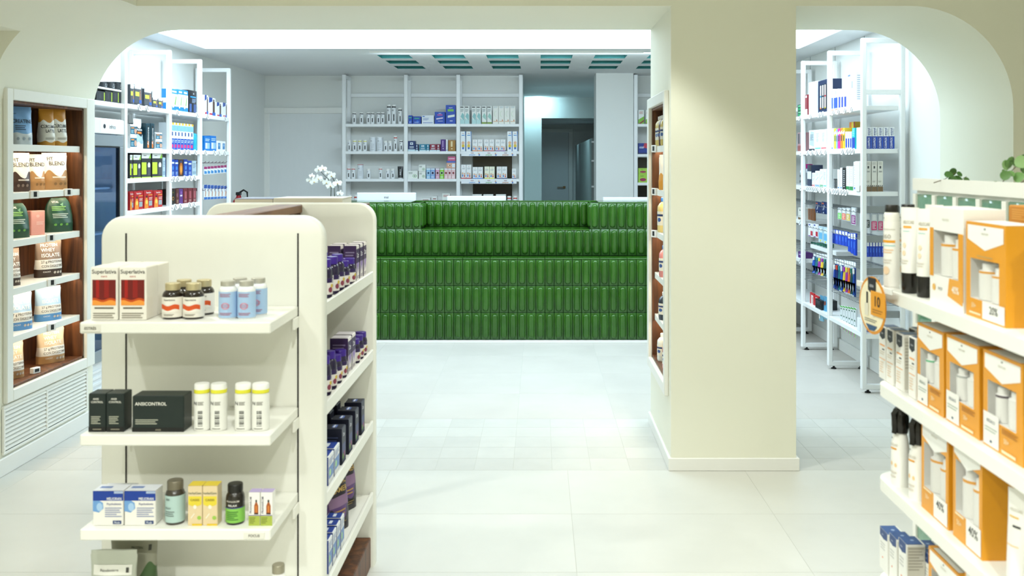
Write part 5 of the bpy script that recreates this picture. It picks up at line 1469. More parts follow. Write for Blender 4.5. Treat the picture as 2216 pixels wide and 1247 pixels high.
# ================================================================== pillar niche
PR_ = -math.pi / 2 + .9
for k, (d, key) in enumerate(((5.42, 'pil1'), (5.345, 'pil1'), (5.27, 'pil2'), (5.195, 'pil1'))):
    make(key, .052, .052, .165, (.672, d, 1.587), PR_, 'on top pillar shelf')
make('pil0', .10, .05, .19, (.685, 5.22, 1.348), PR_, '')
make('pil3', .066, .066, .19, (.678, 5.32, 1.114), PR_, 'in the pillar niche')
make('pil4', .06, .06, .17, (.674, 5.24, .878), PR_, 'in the pillar niche')
make('pil5', .07, .07, .15, (.68, 5.27, .643), PR_, 'in the pillar niche')
make('pil6', .06, .06, .15, (.674, 5.32, NZ0 + .0145), PR_, 'in the pillar niche')
make('pil7', .06, .06, .15, (.674, 5.1, NZ0 + .0145), PR_, 'in the pillar niche')


# ================================================================== ladder-frame shelving in the rear room
def bay_tag():
    t = MB().add([(-.016, -.004, -.03), (.016, -.004, -.03), (.016, .010, .012), (-.016, .010, .012), (-.016, -.001, -.03), (.016, -.001, -.03), (.016, .013, .012), (-.016, .013, .012)],
                 [(0, 1, 2, 3), (7, 6, 5, 4), (0, 4, 5, 1), (1, 5, 6, 2), (2, 6, 7, 3), (3, 7, 4, 0)], M('#f3f4f6', .4))
    t.add([(-.006, -.0020, -.022), (.005, -.0020, -.022), (.005, .0078, .007), (-.006, .0078, .007)], [(0, 1, 2, 3)], BLACK)
    return t.mesh('price_tag', 0)


TAG = bay_tag()


def ladder(root, X, face, y, ztop, dep, rungs, feet=True):
    """upright frame standing out from the wall: front post, rear post, rungs"""
    t = .034
    xf, xr = X, X - face * dep
    mb = MB()
    mb.box(xf, xf - face * t, y - t / 2, y + t / 2, .022, ztop, STEEL_W, .006)
    mb.box(xr, xr + face * t, y - t / 2, y + t / 2, .022, ztop, STEEL_W, .006)
    for z in rungs + [.022 + t, ztop]:
        mb.box(xf - face * t * .6, xr + face * t * .6, y - t / 2 + .001, y + t / 2 - .001, z - t, z - .0005, STEEL_W, .003)
    f = obj('upright_frame', mb, root)
    for x in (xf - face * .045, xr + face * .045):
        obj('foot', MB().lathe([(.02, 0), (.018, .008), (.008, .012), (.008, .024)], 12, BLACK, (x, y, 0)), f)
    return f


def bay_shelf(root, X, face, y0, y1, z, dep, tags=()):
    s = boxo('shelf', (X - face * .008, X - face * dep, y0 + .018, y1 - .018, z - .03, z), STEEL_W, root, .002)
    for x in tags:
        y = abs(X) * F / abs(VX - x)
        if y0 < y < y1:
            link('price_tag', TAG, s, (X + face * .002, y, z - .006), (math.pi / 2 if face > 0 else -math.pi / 2))


def hook_rail(root, X, face, y0, y1, z, dep, n, col=GREYM):
    mb = MB()
    xr = X - face * (dep - .035)
    mb.tube([(xr, y0 + .02, z), (xr, y1 - .02, z)], .006, col, 6)
    for k in range(n):
        y = y0 + .05 + (y1 - y0 - .1) * k / (n - 1)
        mb.tube([(xr, y, z), (X - face * .03, y, z), (X - face * .015, y, z + .012)], .0022, col, 5)
    return obj('wire_hook_rail', mb, root)


XF = -2.652
LF = [6.232, 6.985, 7.615, 8.328]
L = empty('ladder_shelving_unit', (0, 0, 0))
for y in LF:
    ladder(L, XF, 1, y, 2.303, .30, [1.96 if y > 6.5 else 1.9])
bay_shelf(L, XF, 1, 5.60, LF[0], 1.87, .30)
boxo('riser_shelf', (XF - .02, XF - .2, 5.62, LF[0] - .03, 1.945, 1.957), STEEL_W, L, .002)
for z, tg in ((1.875, (303, 320)), (1.587, ()), (1.39, ()), (1.18, ()), (.95, ()), (.7, ()), (.45, ())):
    bay_shelf(L, XF, 1, LF[0], LF[1], z, .30, tg)
for z, tg in ((1.875, (386, 428)), (1.587, (375, 390, 402, 410, 424)), (1.39, (371, 378, 386, 402, 413, 422)), (1.185, (372, 381, 392, 412, 421)), (.95, ()), (.7, ()), (.45, ())):
    bay_shelf(L, XF, 1, LF[1], LF[2], z, .30, tg)
for z, tg in ((1.875, (450, 488)), (1.587, (446, 465, 475, 487)), (.7, ()), (.45, ())):
    bay_shelf(L, XF, 1, LF[2], LF[3], z, .30, tg)
for z in (1.49, 1.27, 1.03):
    hook_rail(L, XF, 1, LF[2], LF[3], z, .30, 8, M('#5a3a4a', .4))
reg(L, 'white ladder-frame shelving run along the wall behind the fridge', 'shelving')

wl = ['on top shelf nearest fridge', 'on second shelf nearest fridge', 'on third shelf nearest fridge', 'on fourth shelf nearest fridge']
PF = XF - .03
onX(PF, 1, 1.87, [(208, 227, 197, 'darkb'), (227, 243, 197, 'darkb'), (243, 257, 197, 'darkb'), (257, 267, 197, 'darkb')], 'on shelf above the fridge', .1)
onX(PF, 1, 1.957, [(223, 238, 178, 'darkc'), (240, 254, 178, 'darkc'), (256, 269, 178, 'darkc')], 'on riser above the fridge')
onX(PF, 1, 1.875, [(282, 291, 183, 'bracef'), (291, 308, 184, 'bracef'), (312, 330, 193, 'bracef'), (330.5, 342, 212, 'bracef'), (342.5, 353, 214, 'bracef')], wl[0], .12)
onX(PF, 1, 1.587, [(282, 296, 293, 'tealw', .1), (297, 315, 257, 'actbag', .06), (316, 325, 267, 'darkt'), (326, 334, 267, 'darkt'), (337, 351, 303, 'tealw', .1)], wl[1], .12)
onX(PF, 1, 1.587, [(282, 296, 269, 'tealw', .1, PZ(293, 6.33) + .001), (337, 351, 287, 'tealw', .1, PZ(303, 6.78) + .001)], 'stacked on another by fridge shelves')
onX(PF, 1, 1.39, [(281, 287, 335, 'brace'), (288, 305, 335, 'brace'), (306, 327, 331, 'brace'), (329, 351, 331, 'brace'), (352, 358, 341, 'pale')], wl[2], .12)
onX(PF, 1, 1.18, [(281, 289, 415, 'therma'), (290, 310, 414, 'therma'), (311, 331, 412, 'therma'), (332, 352, 412, 'therma')], wl[3], .1)
wm = ['on top shelf of middle left bay', 'on second shelf of middle left bay', 'on third shelf of middle left bay', 'on fourth shelf of middle left bay']
onX(PF, 1, 1.875, [(370, 385, 193, 'sky'), (385, 396, 194, 'sky'), (396, 407, 196, 'sky'), (408, 426, 196, 'blk')], wm[0], .07)
onX(PF, 1, 1.587, [(370 + 7 * k, 376.6 + 7 * k, 265 + k * .7, 'lens2') for k in range(7)] + [(420, 431, 277, 'gel')], wm[1])
onX(PF, 1, 1.39, [(371, 378, 345, 'bmed'), (378.5, 386, 346, 'bmed'), (386.5, 397, 345, 'omed'), (398, 406, 345, 'bmed'), (407, 415, 348, 'bmed'), (416, 425, 348, 'pale')], wm[2], .1)
onX(PF, 1, 1.185, [(369, 380, 410, 'brown'), (381, 387.5, 409, 'brnr'), (388, 396, 409, 'viol'), (397, 406, 408, 'wine'), (407, 416, 407, 'wine'), (417, 425, 407, 'wine')], wm[3], .1)
wf = ['on top shelf of far left bay', 'on second shelf of far left bay']
onX(PF, 1, 1.875, [(443, 451, 206, 'person'), (452, 467, 212, 'person'), (469, 480, 222, 'person'), (482, 494, 223, 'person')], wf[0], .1)
onX(PF, 1, 1.587, [(443, 455, 295, 'bpack'), (456, 468, 294, 'bpack'), (470, 478, 305, 'wbl'), (480, 488, 306, 'wbl')], wf[1], .1)


def hanging(Xf, face, items, where, dp=.012):
    rz = math.pi / 2 if face > 0 else -math.pi / 2
    for it in items:
        xa, xb, yt, yb, key = it[:5]
        xf = Xf - face * (it[5] if len(it) > 5 else 0)
        d0, d1 = abs(xf) * F / abs(VX - xa), abs(xf) * F / abs(VX - xb)
        dm = (d0 + d1) / 2
        make(key, max(.012, abs(d1 - d0) * .95), dp if ST[key]['k'] != 'pouch' else .03, PZ(yt, dm) - PZ(yb, dm), (xf - face * dp, dm, PZ(yb, dm)), rz, where)


hanging(XF - .03, 1, [(443 + 7.2 * k, 449.8 + 7.2 * k, 361 - k * .6, 378 - k * .6, 'mag') for k in range(7)], 'on upper hooks of far bay')
hanging(XF - .03, 1, [(443 + 7.2 * k, 449.8 + 7.2 * k, 400 + k * .4, 432 - k * .4, 'bfig') for k in range(7)], 'on lower hooks of far bay')

# ---- fridge with glass door in front of the shelving
fz = 1.765
FY0, FY1, FX = 5.63, 6.19, -2.655
fg = empty('glass_door_fridge', (FX - .27, (FY0 + FY1) / 2, 0))
fo = lambda nm, e, mat, par=fg, b=.002: boxo(nm, (e[0] - FX + .27, e[1] - FX + .27, e[2] - (FY0 + FY1) / 2, e[3] - (FY0 + FY1) / 2, e[4], e[5]), mat, par, b)
FW = M('#f2f4f5', .3)
FXB = -2.955
fo('body_back', (FXB, FXB + .015, FY0, FY1, .0, fz), FW)
fo('body_side', (FXB, FX - .03, FY0, FY0 + .02, 0, fz), FW)
fo('body_side', (FXB, FX - .03, FY1 - .02, FY1, 0, fz), FW)
fo('body_base', (FXB, FX - .03, FY0, FY1, 0, .28), FW)
fo('body_top', (FXB, FX - .005, FY0, FY1, fz - .095, fz), FW)
hd = fo('header_logo_plate', (FX - .005, FX + .004, FY0, FY1, fz - .093, fz - .005), FW)
pm = MB()
prints(pm, [('r', .4, .1, .9, .9, '#f2f4f5'), ('t', .7, .5, .28, 'infrico', '#3a3f48', 0, .3), ('e', .50, .5, .03, .16, '#2a2f38')], FY1 - FY0, .088, lambda x, z, o: (FX + .004 + o - FX + .27, x, fz - .093 + z))
obj('logo_print', pm, hd, sharp=0)
dfm = M('#9aa2a8', .3, .3)
df = MB()
ym = (FY0 + FY1) / 2
for e in [(FY0, FY1, fz - .17, fz - .10), (FY0, FY1, .29, .36), (FY0, FY0 + .05, .36, fz - .17), (FY1 - .05, FY1, .36, fz - .17)]:
    df.box(.27 - .03, .27, e[0] - ym, e[1] - ym, e[2], e[3], dfm, .003)
dr_ = obj('door_frame', df, fg)
gk = MB()
for e in [(FY0 + .05, FY1 - .05, fz - .178, fz - .17), (FY0 + .05, FY0 + .058, .36, fz - .17), (FY1 - .058, FY1 - .05, .36, fz - .17)]:
    gk.box(.27 - .022, .27 - .002, e[0] - ym, e[1] - ym, e[2], e[3], BLACK)
obj('gasket', gk, dr_)
gq = [(.27 - .012, FY0 + .055 - ym, .36), (.27 - .012, FY1 - .055 - ym, .36), (.27 - .012, FY1 - .055 - ym, fz - .175), (.27 - .012, FY0 + .055 - ym, fz - .175)]
obj('pane', MB().add(gq, [(0, 1, 2, 3)], GLASS), dr_, sharp=0)
for z in (.5, .78, 1.06, 1.34):
    sh = fo('shelf', (FXB + .02, FX - .06, FY0 + .025, FY1 - .025, z - .012, z), FW)
fo('light_strip', (FXB + .02, FXB + .03, FY0 + .022, FY0 + .03, .4, fz - .15), COLDLED)
gl = MB()
for k in range(6):
    gl.box(.27 - .031, .27 - .018, FY0 - ym + .02, FY1 - ym - .02, .035 + k * .038, .05 + k * .038, FW)
obj('vent_grille', gl, fg)
reg(fg, 'upright white fridge with dark glass door beside the niche wall', 'fridge')
for i, (y, z, w, h, key) in enumerate([(5.78, 1.34, .1, .16, 'bmed'), (5.95, 1.34, .1, .14, 'pale'), (5.8, 1.06, .09, .12, 'wine'), (5.98, 1.06, .12, .17, 'whitb'), (5.78, .78, .1, .14, 'pale'), (5.96, .78, .11, .14, 'bmed')]):
    make(key, w, .08, h, (FX - .16, y, z + .0005), math.pi / 2, 'inside the glass-door fridge')

# ---- fire extinguisher in the far left corner
fe = obj('fire_extinguisher', MB().lathe([(.06, 0), (.065, .01), (.065, .36), (.05, .42), (.025, .45), (.02, .47)], 18, M('#a81420', .25)), None, (-2.87, 9.25, .71))
obj('valve', MB().box(-.02, .02, -.03, .03, .47, .5, BLACK, .004), fe)
obj('hose', MB().tube([(.0, 0, .49), (.05, -.01, .52), (.09, -.03, .50), (.10, -.04, .40), (.08, -.05, .2)], .009, BLACK, 8), fe)
boxo('wall_bracket', (-.11, -.05, -.03, .03, .1, .4), BLACK, fe)
reg(fe, 'red fire extinguisher with black hose on the far wall', 'fire extinguisher')

# ================================================================== right bays
XRF = 2.085
RF = [6.30, 7.03, 7.74, 8.46, 9.18]
R_ = empty('ladder_shelving_unit', (0, 0, 0))
for y in RF:
    ladder(R_, XRF, -1, y, 2.303, .285, [1.97, .385])
for i in range(4):
    tg = [(1741, 1730, 1725), (1757, 1774, 1780), (1802, 1812, 1828, 1842)]
    ts = {0: [(1802, 1813, 1827, 1841), (1822, 1832, 1839, 1845), (1794.5, 1802, 1807, 1812, 1819, 1825, 1831)],
          1: [(1753, 1772, 1778), (1747, 1756, 1766, 1775, 1785), (1746, 1750, 1754, 1758, 1763, 1767, 1775, 1784)],
          2: [(1730,), (1733,), (1733,)]}.get(i, [(), (), ()])
    for z, t in zip((1.866, 1.584, 1.305), ts):
        bay_shelf(R_, XRF, -1, RF[i], RF[i + 1], z, .25, t)
    bay_shelf(R_, XRF, -1, RF[i], RF[i + 1], .385, .25)
    for z, n in ((1.16, 9), (.985, 9), (.79, 11), (.56, 11)):
        hook_rail(R_, XRF, -1, RF[i], RF[i + 1], z, .285, n)
bay_shelf(R_, XRF + .06, -1, RF[1], RF[2], .845, .19)
for z in (1.03, .72):
    bay_shelf(R_, XRF, -1, RF[2], RF[3], z, .25, (1731,))
for z in (1.212, 1.02, .81, .53):
    boxo('cross_rail', (XRF + .034, XRF + .25, RF[0] - .004, RF[0] + .02, z - .045, z), GREYM, R_, .002)
reg(R_, 'white ladder-frame dental care shelving run beyond the side arch', 'shelving')
QF = XRF + .025
wr = ['on top shelf near arch', 'on second shelf near arch', 'on third shelf near arch']
onX(QF, -1, 1.866, [(1798, 1803, 193, 'bw'), (1804, 1813, 193, 'bw'), (1814, 1819, 193, 'bws'), (1820, 1825, 193, 'bws'), (1826, 1832, 193, 'bws'), (1833, 1851, 157, 'tallw', .09)], wr[0], .1)
onX(QF, -1, 1.866, [(1742, 1747.5, 205, 'redb'), (1750, 1759, 178, 'whtb'), (1759.5, 1768, 176, 'whtb'), (1770, 1793, 173, 'navf')], 'on top shelf of second dental bay', .1)
onX(QF, -1, 1.866, [(1726, 1736, 240, 'grnb')], 'on top shelf beside the pillar', .1)
onX(QF, -1, 1.866, [(1726, 1736, 226, 'grnb', .1, PZ(240, 7.82) + .001)], 'stacked on top shelf beside pillar')
onX(QF, -1, 1.584, [(1798, 1803.5, 278, 'whts'), (1805, 1809, 278, 'brt1'), (1809.5, 1812.5, 279, 'brt2'), (1813, 1818, 278, 'brt3'), (1818.5, 1823, 277, 'brt4'), (1823.5, 1828, 277, 'brt5'), (1829, 1833.5, 285, 'bws'), (1834, 1838.5, 285, 'bws'), (1839, 1843, 285, 'bws'), (1844, 1850, 277, 'brtc')], wr[1], .09)
onX(QF, -1, 1.584, [(1838, 1850, 264, 'goldt', .05)], 'in rear row near arch', .05, .955, .11)
dC = RF[0] + .022
for k in range(6):
    x0, x1 = 1863 + k * 12.2, 1875 + k * 12.2
    make('curap', (x1 - x0) * dC / F * .96, .09, PZ(275.5, dC) - 1.584, (PX((x0 + x1) / 2, dC), dC + .045, 1.584), 0, 'at shelf end by arch')
for k in range(4):
    x0, x1 = 1860 + k * 13, 1872 + k * 13
    make('brwn', (x1 - x0) * dC / F * .96, .09, PZ(349, dC) - 1.305, (PX((x0 + x1) / 2, dC), dC + .045, 1.305), 0, 'at shelf end by arch')
onX(QF, -1, 1.584, [(1750.5, 1763, 282, 'greyt'), (1764, 1776, 281, 'mintt'), (1777, 1788, 280, 'corat')], 'on second shelf of second dental bay', .09)
onX(QF, -1, 1.584, [(1726, 1736, 287, 'pinkg')], 'on second shelf beside the pillar', .09)
onX(QF, -1, 1.305, [(1804, 1807.5, 387, 'blks'), (1808, 1811, 387, 'blks'), (1812, 1817, 367, 'whts'), (1818, 1822.5, 363, 'whts'), (1823, 1830, 363, 'blks'), (1831, 1838, 360, 'whtg'), (1838.5, 1846, 360, 'whtg'), (1847, 1852, 350, 'whts')], wr[2], .09)
onX(QF, -1, 1.305, [(1747, 1756, 357, 'dkpr'), (1757, 1763.5, 374, 'whr'), (1764, 1773, 370, 'whbb'), (1774, 1781, 366, 'whgg'), (1782, 1788, 366, 'mintt')], 'on third shelf of second dental bay', .09)
onX(QF, -1, 1.305, [(1727, 1736, 355, 'magb')], 'on third shelf beside the pillar')
h1, h2, h3, h4 = ' '.join(['on first hook row']), 'on second hook row', 'on third hook row', 'on lowest hook row'
QH = XRF + .04
hanging(QH, -1, [(1811, 1819.5, 450, 475, 'hgrn'), (1820, 1828.5, 450, 477, 'hora'), (1829, 1838, 450, 479, 'hyel'), (1840, 1850, 449, 487, 'hpur')], h1)
hanging(QH, -1, [(1762, 1774, 437, 461, 'hnavy'), (1775, 1788, 437, 463, 'hnavy')], 'on first hook row of second bay')
hanging(QH, -1, [(1747, 1754, 452, 476, 'kraft'), (1754.5, 1761, 452, 478, 'kraft')], 'hanging in second dental bay')
hanging(QH, -1, [(1800 + 6.6 * k, 1806.2 + 6.6 * k, 497 + k * 1.2, 527 + k * 1.6, 'hblue') for k in range(5)] + [(1833 + 5.8 * k, 1838.4 + 5.8 * k, 505, 545 + 4 * k, 'hblue') for k in range(3)], h2)
hanging(QH, -1, [(1747, 1757, 484, 512, 'hwr'), (1758, 1768, 485, 514, 'hwr'), (1769.5, 1779, 490, 524, 'hlb'), (1780, 1789, 492, 528, 'hlb')], 'on second hook row of second bay')
bs = [0, 1, 2, 3, 4, 5, 6, 7, 8]
hanging(QH, -1, [(1803 + 5.2 * k, 1807.9 + 5.2 * k, 560 + k * .9, 627 + k * 2, 'br%d' % b) for k, b in enumerate(bs)], h3, .01)
hanging(QH, -1, [(1758 + 6 * k, 1763.4 + 6 * k, 547 + k, 593 + k * 2, 'br%d' % b) for k, b in enumerate((3, 2, 5, 4, 7))], 'on third row of second bay', .01)
hanging(QH, -1, [(1816 + 5.8 * k, 1821.4 + 5.8 * k, 662 + k, 712 + 4 * k, 'picks') for k in range(6)], h4)
hanging(QH, -1, [(1751, 1760, 634, 666, 'lacer'), (1760.5, 1770, 640, 668, 'lacer'), (1771, 1779, 640, 694, 'hbag'), (1780, 1788, 642, 690, 'hbag')], 'on lowest hooks of second bay')
onX(QF + .06, -1, .845, [(1752 + 6.4 * k, 1757.5 + 6.4 * k, 522, 'gbot') for k in range(6)], 'low in second dental bay')
onX(QF, -1, 1.03, [(1727, 1736, 450, 'brwn')], 'low beside the pillar', .09)
onX(QF, -1, .72, [(1727, 1736, 545, 'viol')], 'low beside the pillar', .09)
# the near ends of the hook rows, seen end-on through the first frame
dH = RF[0] + .045


def ends(items, where):
    for xa, xb, yt, yb, key in items:
        make(key, (xb - xa) * dH / F * .95, .012, PZ(yt, dH) - PZ(yb, dH), (PX((xa + xb) / 2, dH), dH, PZ(yb, dH)), 0, where)


ends([(1861, 1870, 462, 495, 'hcya'), (1872, 1882, 462, 494, 'hblk'), (1884, 1898, 462, 500, 'hpin'), (1899, 1911, 462, 500, 'hpin')], 'at near end of first hooks')
ends([(1862 + 6.4 * k, 1868 + 6.4 * k, 524, 556, 'hblue') for k in range(8)], 'at near end of second hooks')
ends([(1862 + 6 * k, 1867.6 + 6 * k, 597, 645, 'br9') for k in range(7)], 'at near end of third hooks')
for k in range(7):
    x0 = 1861 + 7 * k
    make('curap', 6.8 * dH / F * .96, .06, PZ(690, dH) - .3855, (PX(x0 + 3.5, dH), dH + .03, .3855), 0, 'on lowest shelf by arch')
onX(QF, -1, .3855, [(1752, 1771, 676, 'bxblk', .12)], '', .12) if False else None
make('bxblk', .16, .12, .07, (QF + .06, 7.35, .3855), -math.pi / 2, '')

# ================================================================== rear wall shelving
SB = 10.2
B = empty('back_wall_shelving', (0, 0, 0))
PXS = [PX(744, SB), PX(878, SB), PX(991.5, SB), PX(1127, SB)]


def wall_ladder(x, root):
    mb = MB()
    mb.box(x - .02, x + .02, SB, SB + .035, 0, 2.415, STEEL_W, .004)
    mb.box(x - .02, x + .02, YW - .04, YW - .003, 0, 2.415, STEEL_W, .004)
    for z in (2.41, 1.93, 1.3, .5):
        mb.box(x - .019, x + .019, SB + .03, YW - .03, z - .034, z - .001, STEEL_W, .002)
    obj('upright_frame', mb, root)


for x in PXS:
    wall_ladder(x, B)
for a, b in zip(PXS, PXS[1:]):
    boxo('rear_rail', (a + .02, b - .02, YW - .03, YW - .004, PZ(210, 10.45), PZ(202, 10.45)), STEEL_W, B, .002)
    for z in (1.898, 1.61, 1.32, 1.04, .76, .45):
        boxo('shelf', (a + .02, b - .02, SB + .004, YW - .045, z - .03, z), STEEL_W, B, .002)
bp = boxo('dark_back_panel', (PX(1023, 10.46), PX(1108, 10.46), YW - .012, YW - .002, .8, 1.58), M('#3d3831', .25, .4), B)
for zt, lab in ((1.61, 0), (1.32, 1)):
    st = boxo('promo_strip', (PX(998, SB), PX(1118, SB), SB - .006, SB + .002, zt - .052, zt - .001), M('#eceef2', .4), B, .001)
    pm = MB()
    wst = PX(1118, SB) - PX(998, SB)
    its = [('r', 0, .02, 1, .98, '#eceef2')]
    for k in range(3):
        u = .2 + .3 * k
        its += [('t', u, .7, .3, 'neo', '#8c2038', 0, .1), ('t', u, .32, .32, 'peques', ['#4a8ad0', '#5aa84a', '#c87a3a'][k], 0, .16), ('e', u + .12, .5, .012, .2, '#d8a888'), ('r', u + .115, .1, u + .14, .4, '#4a7ac4')]
    prints(pm, its, wst, .05, lambda x, z, o: ((PX(998, SB) + PX(1118, SB)) / 2 + x, SB - .006 - o, zt - .052 + z))
    obj('lettering', pm, st, sharp=0)
reg(B, 'white ladder-frame shelving across the rear wall behind counter', 'shelving')


def crow(zs, items, where, sc=5.405, y0=0, dp=.09):
    onY(SB + .02, zs, [(730 + a / sc, 730 + b / sc, y0 + t / sc, k) for a, b, t, k in items], where, dp)


crow(1.898, [(170, 216, 557, 'wkb'), (255, 301, 557, 'wkb'), (336, 382, 557, 'wkb'), (384, 430, 557, 'wkb'), (454, 500, 557, 'wkb'), (503, 550, 557, 'wkb')], 'on top back shelf', y0=140)
crow(1.898, [(574, 624, 465, 'wkb'), (630, 683, 465, 'wkb'), (707, 754, 508, 'wkb')], 'of taller sort on top shelf', y0=140)
crow(1.898, [(830, 876, 593, 'bluel'), (880, 978, 605, 'bluel'), (985, 1132, 592, 'whitb'), (1137, 1262, 552, 'nanop'), (1266, 1385, 472, 'nanob')], 'on top back shelf', y0=140)
crow(1.898, [(1435, 1490, 482, 'tealc'), (1490, 1545, 482, 'tealc'), (1572, 1626, 482, 'tealc'), (1626, 1680, 482, 'tealc'), (1690, 1746, 482, 'tealg'), (1751, 1808, 482, 'tealg'), (1818, 1885, 482, 'cream'), (1886, 1951, 482, 'cream'), (1953, 2017, 482, 'cream'), (2019, 2085, 482, 'cream')], 'on top back shelf', y0=140, dp=.07)
crow(1.61, [(116, 157, 178, 'wpb'), (175, 222, 178, 'wyb'), (234, 284, 178, 'wyb'), (296, 343, 178, 'wyb'), (370, 447, 143, 'can'), (453, 529, 143, 'can'), (537, 585, 188, 'wpb'), (589, 637, 188, 'wpb'), (655, 698, 130, 'wrb'), (722, 766, 180, 'wkb')], 'on second back shelf', y0=270)
crow(1.61, [(825, 912, 190, 'navy'), (914, 946, 228, 'navy'), (958, 1040, 228, 'teal'), (1042, 1076, 228, 'teal'), (1080, 1160, 228, 'crim'), (1162, 1200, 228, 'crim'), (1207, 1268, 172, 'purp'), (1270, 1292, 172, 'whts'), (1297, 1382, 180, 'gold')], 'on second back shelf', y0=270)
crow(1.61, [(1441, 1501, 78, 'peqt'), (1507, 1567, 78, 'peqt'), (1580, 1640, 172, 'peqo'), (1641, 1701, 172, 'peqo'), (1715, 1775, 172, 'peqr'), (1776, 1836, 172, 'peqr'), (1847, 1907, 172, 'peqp'), (1908, 1968, 172, 'peqp'), (1987, 2046, 78, 'peqt'), (2049, 2110, 78, 'peqt')], 'on second back shelf', y0=270, dp=.07)
crow(1.32, [(106, 151, 503, 'wrb'), (159, 206, 503, 'wrb'), (225, 300, 465, 'canr'), (339, 386, 515, 'wpb'), (479, 523, 503, 'wrb'), (561, 613, 515, 'wpb'), (622, 671, 515, 'wpb'), (699, 769, 487, 'ktube')], 'on third back shelf', y0=270)
crow(1.32, [(820, 943, 540, 'lens'), (951, 1033, 550, 'lens'), (1041, 1089, 510, 'eyec'), (1091, 1141, 510, 'eyeb'), (1149, 1196, 510, 'eyep'), (1199, 1246, 510, 'eyeg'), (1250, 1292, 510, 'eyer'), (1293, 1335, 510, 'eyer'), (1336, 1378, 510, 'eyer')], 'on third back shelf', y0=270)
zz = PZ(270 + 550 / 5.405, SB + .02) + .001
crow(zz, [(951, 1033, 468, 'lens')], 'stacked on another back shelf carton', y0=270)
zz = PZ(270 + 510 / 5.405, SB + .02) + .001
crow(zz, [(1275, 1383, 425, 'face')], 'stacked on pink cartons', y0=270)
crow(PZ(270 + 425 / 5.405, SB + .02) + .001, [(1290, 1383, 372, 'pinkt')], 'topmost of the back shelf stack', y0=270)
crow(1.32, [(1448, 1507, 468, 'peqr'), (1508, 1568, 468, 'peqr'), (1583, 1642, 495, 'peqb'), (1643, 1703, 495, 'peqb'), (1720, 1779, 490, 'peqy'), (1780, 1840, 490, 'peqy'), (1863, 1923, 490, 'peqn'), (1924, 1985, 490, 'peqn'), (2042, 2091, 515, 'peqn')], 'on third back shelf', y0=270, dp=.07)
crow(1.04, [(110, 168, 820, 'redj'), (190, 240, 820, 'redj')], 'on lowest visible back shelf', y0=270)
crow(1.04, [(975, 1090, 855, 'tinyw'), (1108, 1168, 835, 'tinyw'), (1225, 1318, 805, 'grbx'), (1575, 1690, 815, 'tinyw'), (1705, 1823, 815, 'tinyw'), (1852, 1973, 815, 'tinyw'), (1985, 2035, 835, 'redj'), (2055, 2105, 835, 'redj')], 'on lowest visible back shelf', y0=270)

# second run right of the rear pillar
B2 = empty('back_wall_shelving', (0, 0, 0))
X2 = [PX(1376, SB), 1.62, 2.30]
for x in X2:
    wall_ladder(x, B2)
for a, b in zip(X2, X2[1:]):
    boxo('rear_rail', (a + .02, b - .02, YW - .03, YW - .004, PZ(210, 10.45), PZ(202, 10.45)), STEEL_W, B2, .002)
    for z in (1.898, 1.58, 1.28, 1.04, .76, .45):
        boxo('shelf', (a + .02, b - .02, SB + .004, YW - .045, z - .03, z), STEEL_W, B2, .002)
    boxo('dark_back_panel', (a + .03, b - .03, YW - .012, YW - .002, .8, 1.54), M('#3d3831', .25, .4), B2)
reg(B2, 'white ladder-frame shelving between rear pillar and side wall', 'shelving')
onY(SB + .02, 1.898, [(1381, 1394, 238, 'grbx'), (1397, 1410, 238, 'grbx')], 'right of the rear pillar', .08)
onY(SB + .02, 1.58, [(1381, 1403, 310, 'navyr')], 'right of the rear pillar', .1)
onY(SB + .02, 1.28, [(1381, 1402, 376, 'gstack', .1)], 'under another beside the rear pillar')
onY(SB + .02, 1.28, [(1381, 1402, 364, 'gstack', .1, PZ(376, SB + .02) + .001)], 'on another beside the rear pillar')

# ================================================================== sun care unit in the right foreground
UX, UPX = .832, 1.10            # shelf front edge, face of the tiled back panel
UY1, UP1, UY0 = 2.43, 2.862, .75
UZ = (1.193, .956, .726, .48, .235)
UTOP = 1.44
U = empty('sun_care_display', (UPX, 1.8, 0))


def ub(nm, x0, x1, y0, y1, z0, z1, mat, b=.002, par=None):
    return boxo(nm, (x0 - UPX, x1 - UPX, y0 - 1.8, y1 - 1.8, z0, z1), mat, par or U, b)


ub('back_panel', UPX + .012, UPX + .09, UY0, UP1, 0, UTOP - .002, LACQ)
PT = .1375
ncols = int((UP1 - UY0 - .02) / PT)
nrows = 9
tops = UTOP - .034
gt = MB()
gw, gh = PT - .022, PT - .022
gt.box(-.006, .006, 0, gw, 0, gh, GREEN2, .004)
vs = []
NGX = NGZ = 5
for j in range(NGZ + 1):
    for i in range(NGX + 1):
        e = 0 if i in (0, NGX) or j in (0, NGZ) else .0022 + .0016 * math.sin(i * 2.3 + j * 3.1)
        vs.append((-.0061 - e, .008 + (gw - .016) * i / NGX, .008 + (gh - .016) * j / NGZ))
gt.add(vs, [(j * (NGX + 1) + i, (j + 1) * (NGX + 1) + i, (j + 1) * (NGX + 1) + i + 1, j * (NGX + 1) + i + 1) for j in range(NGZ) for i in range(NGX)], GREEN2)
gtm = gt.mesh('glass_tile', 50)
for c in range(ncols):
    for r in range(nrows):
        link('glass_tile', gtm, U, (.0105, UP1 - .011 - (c + 1) * PT + .011 - 1.8, tops - (r + 1) * PT + .022))
grid = MB()
for c in range(ncols + 1):
    y = UP1 - .011 - c * PT - 1.8
    grid.box(-.0, .012, y - .011 + .0, y + .011, 0, tops + .0, LACQ)
for r in range(nrows + 1):
    z = tops - r * PT + .011
    grid.box(-.0005, .0125, UY0 - 1.8, UP1 - 1.8, z - .0005, z + (.0215 if r else .0345), LACQ)
obj('tile_grid_frame', grid, U)
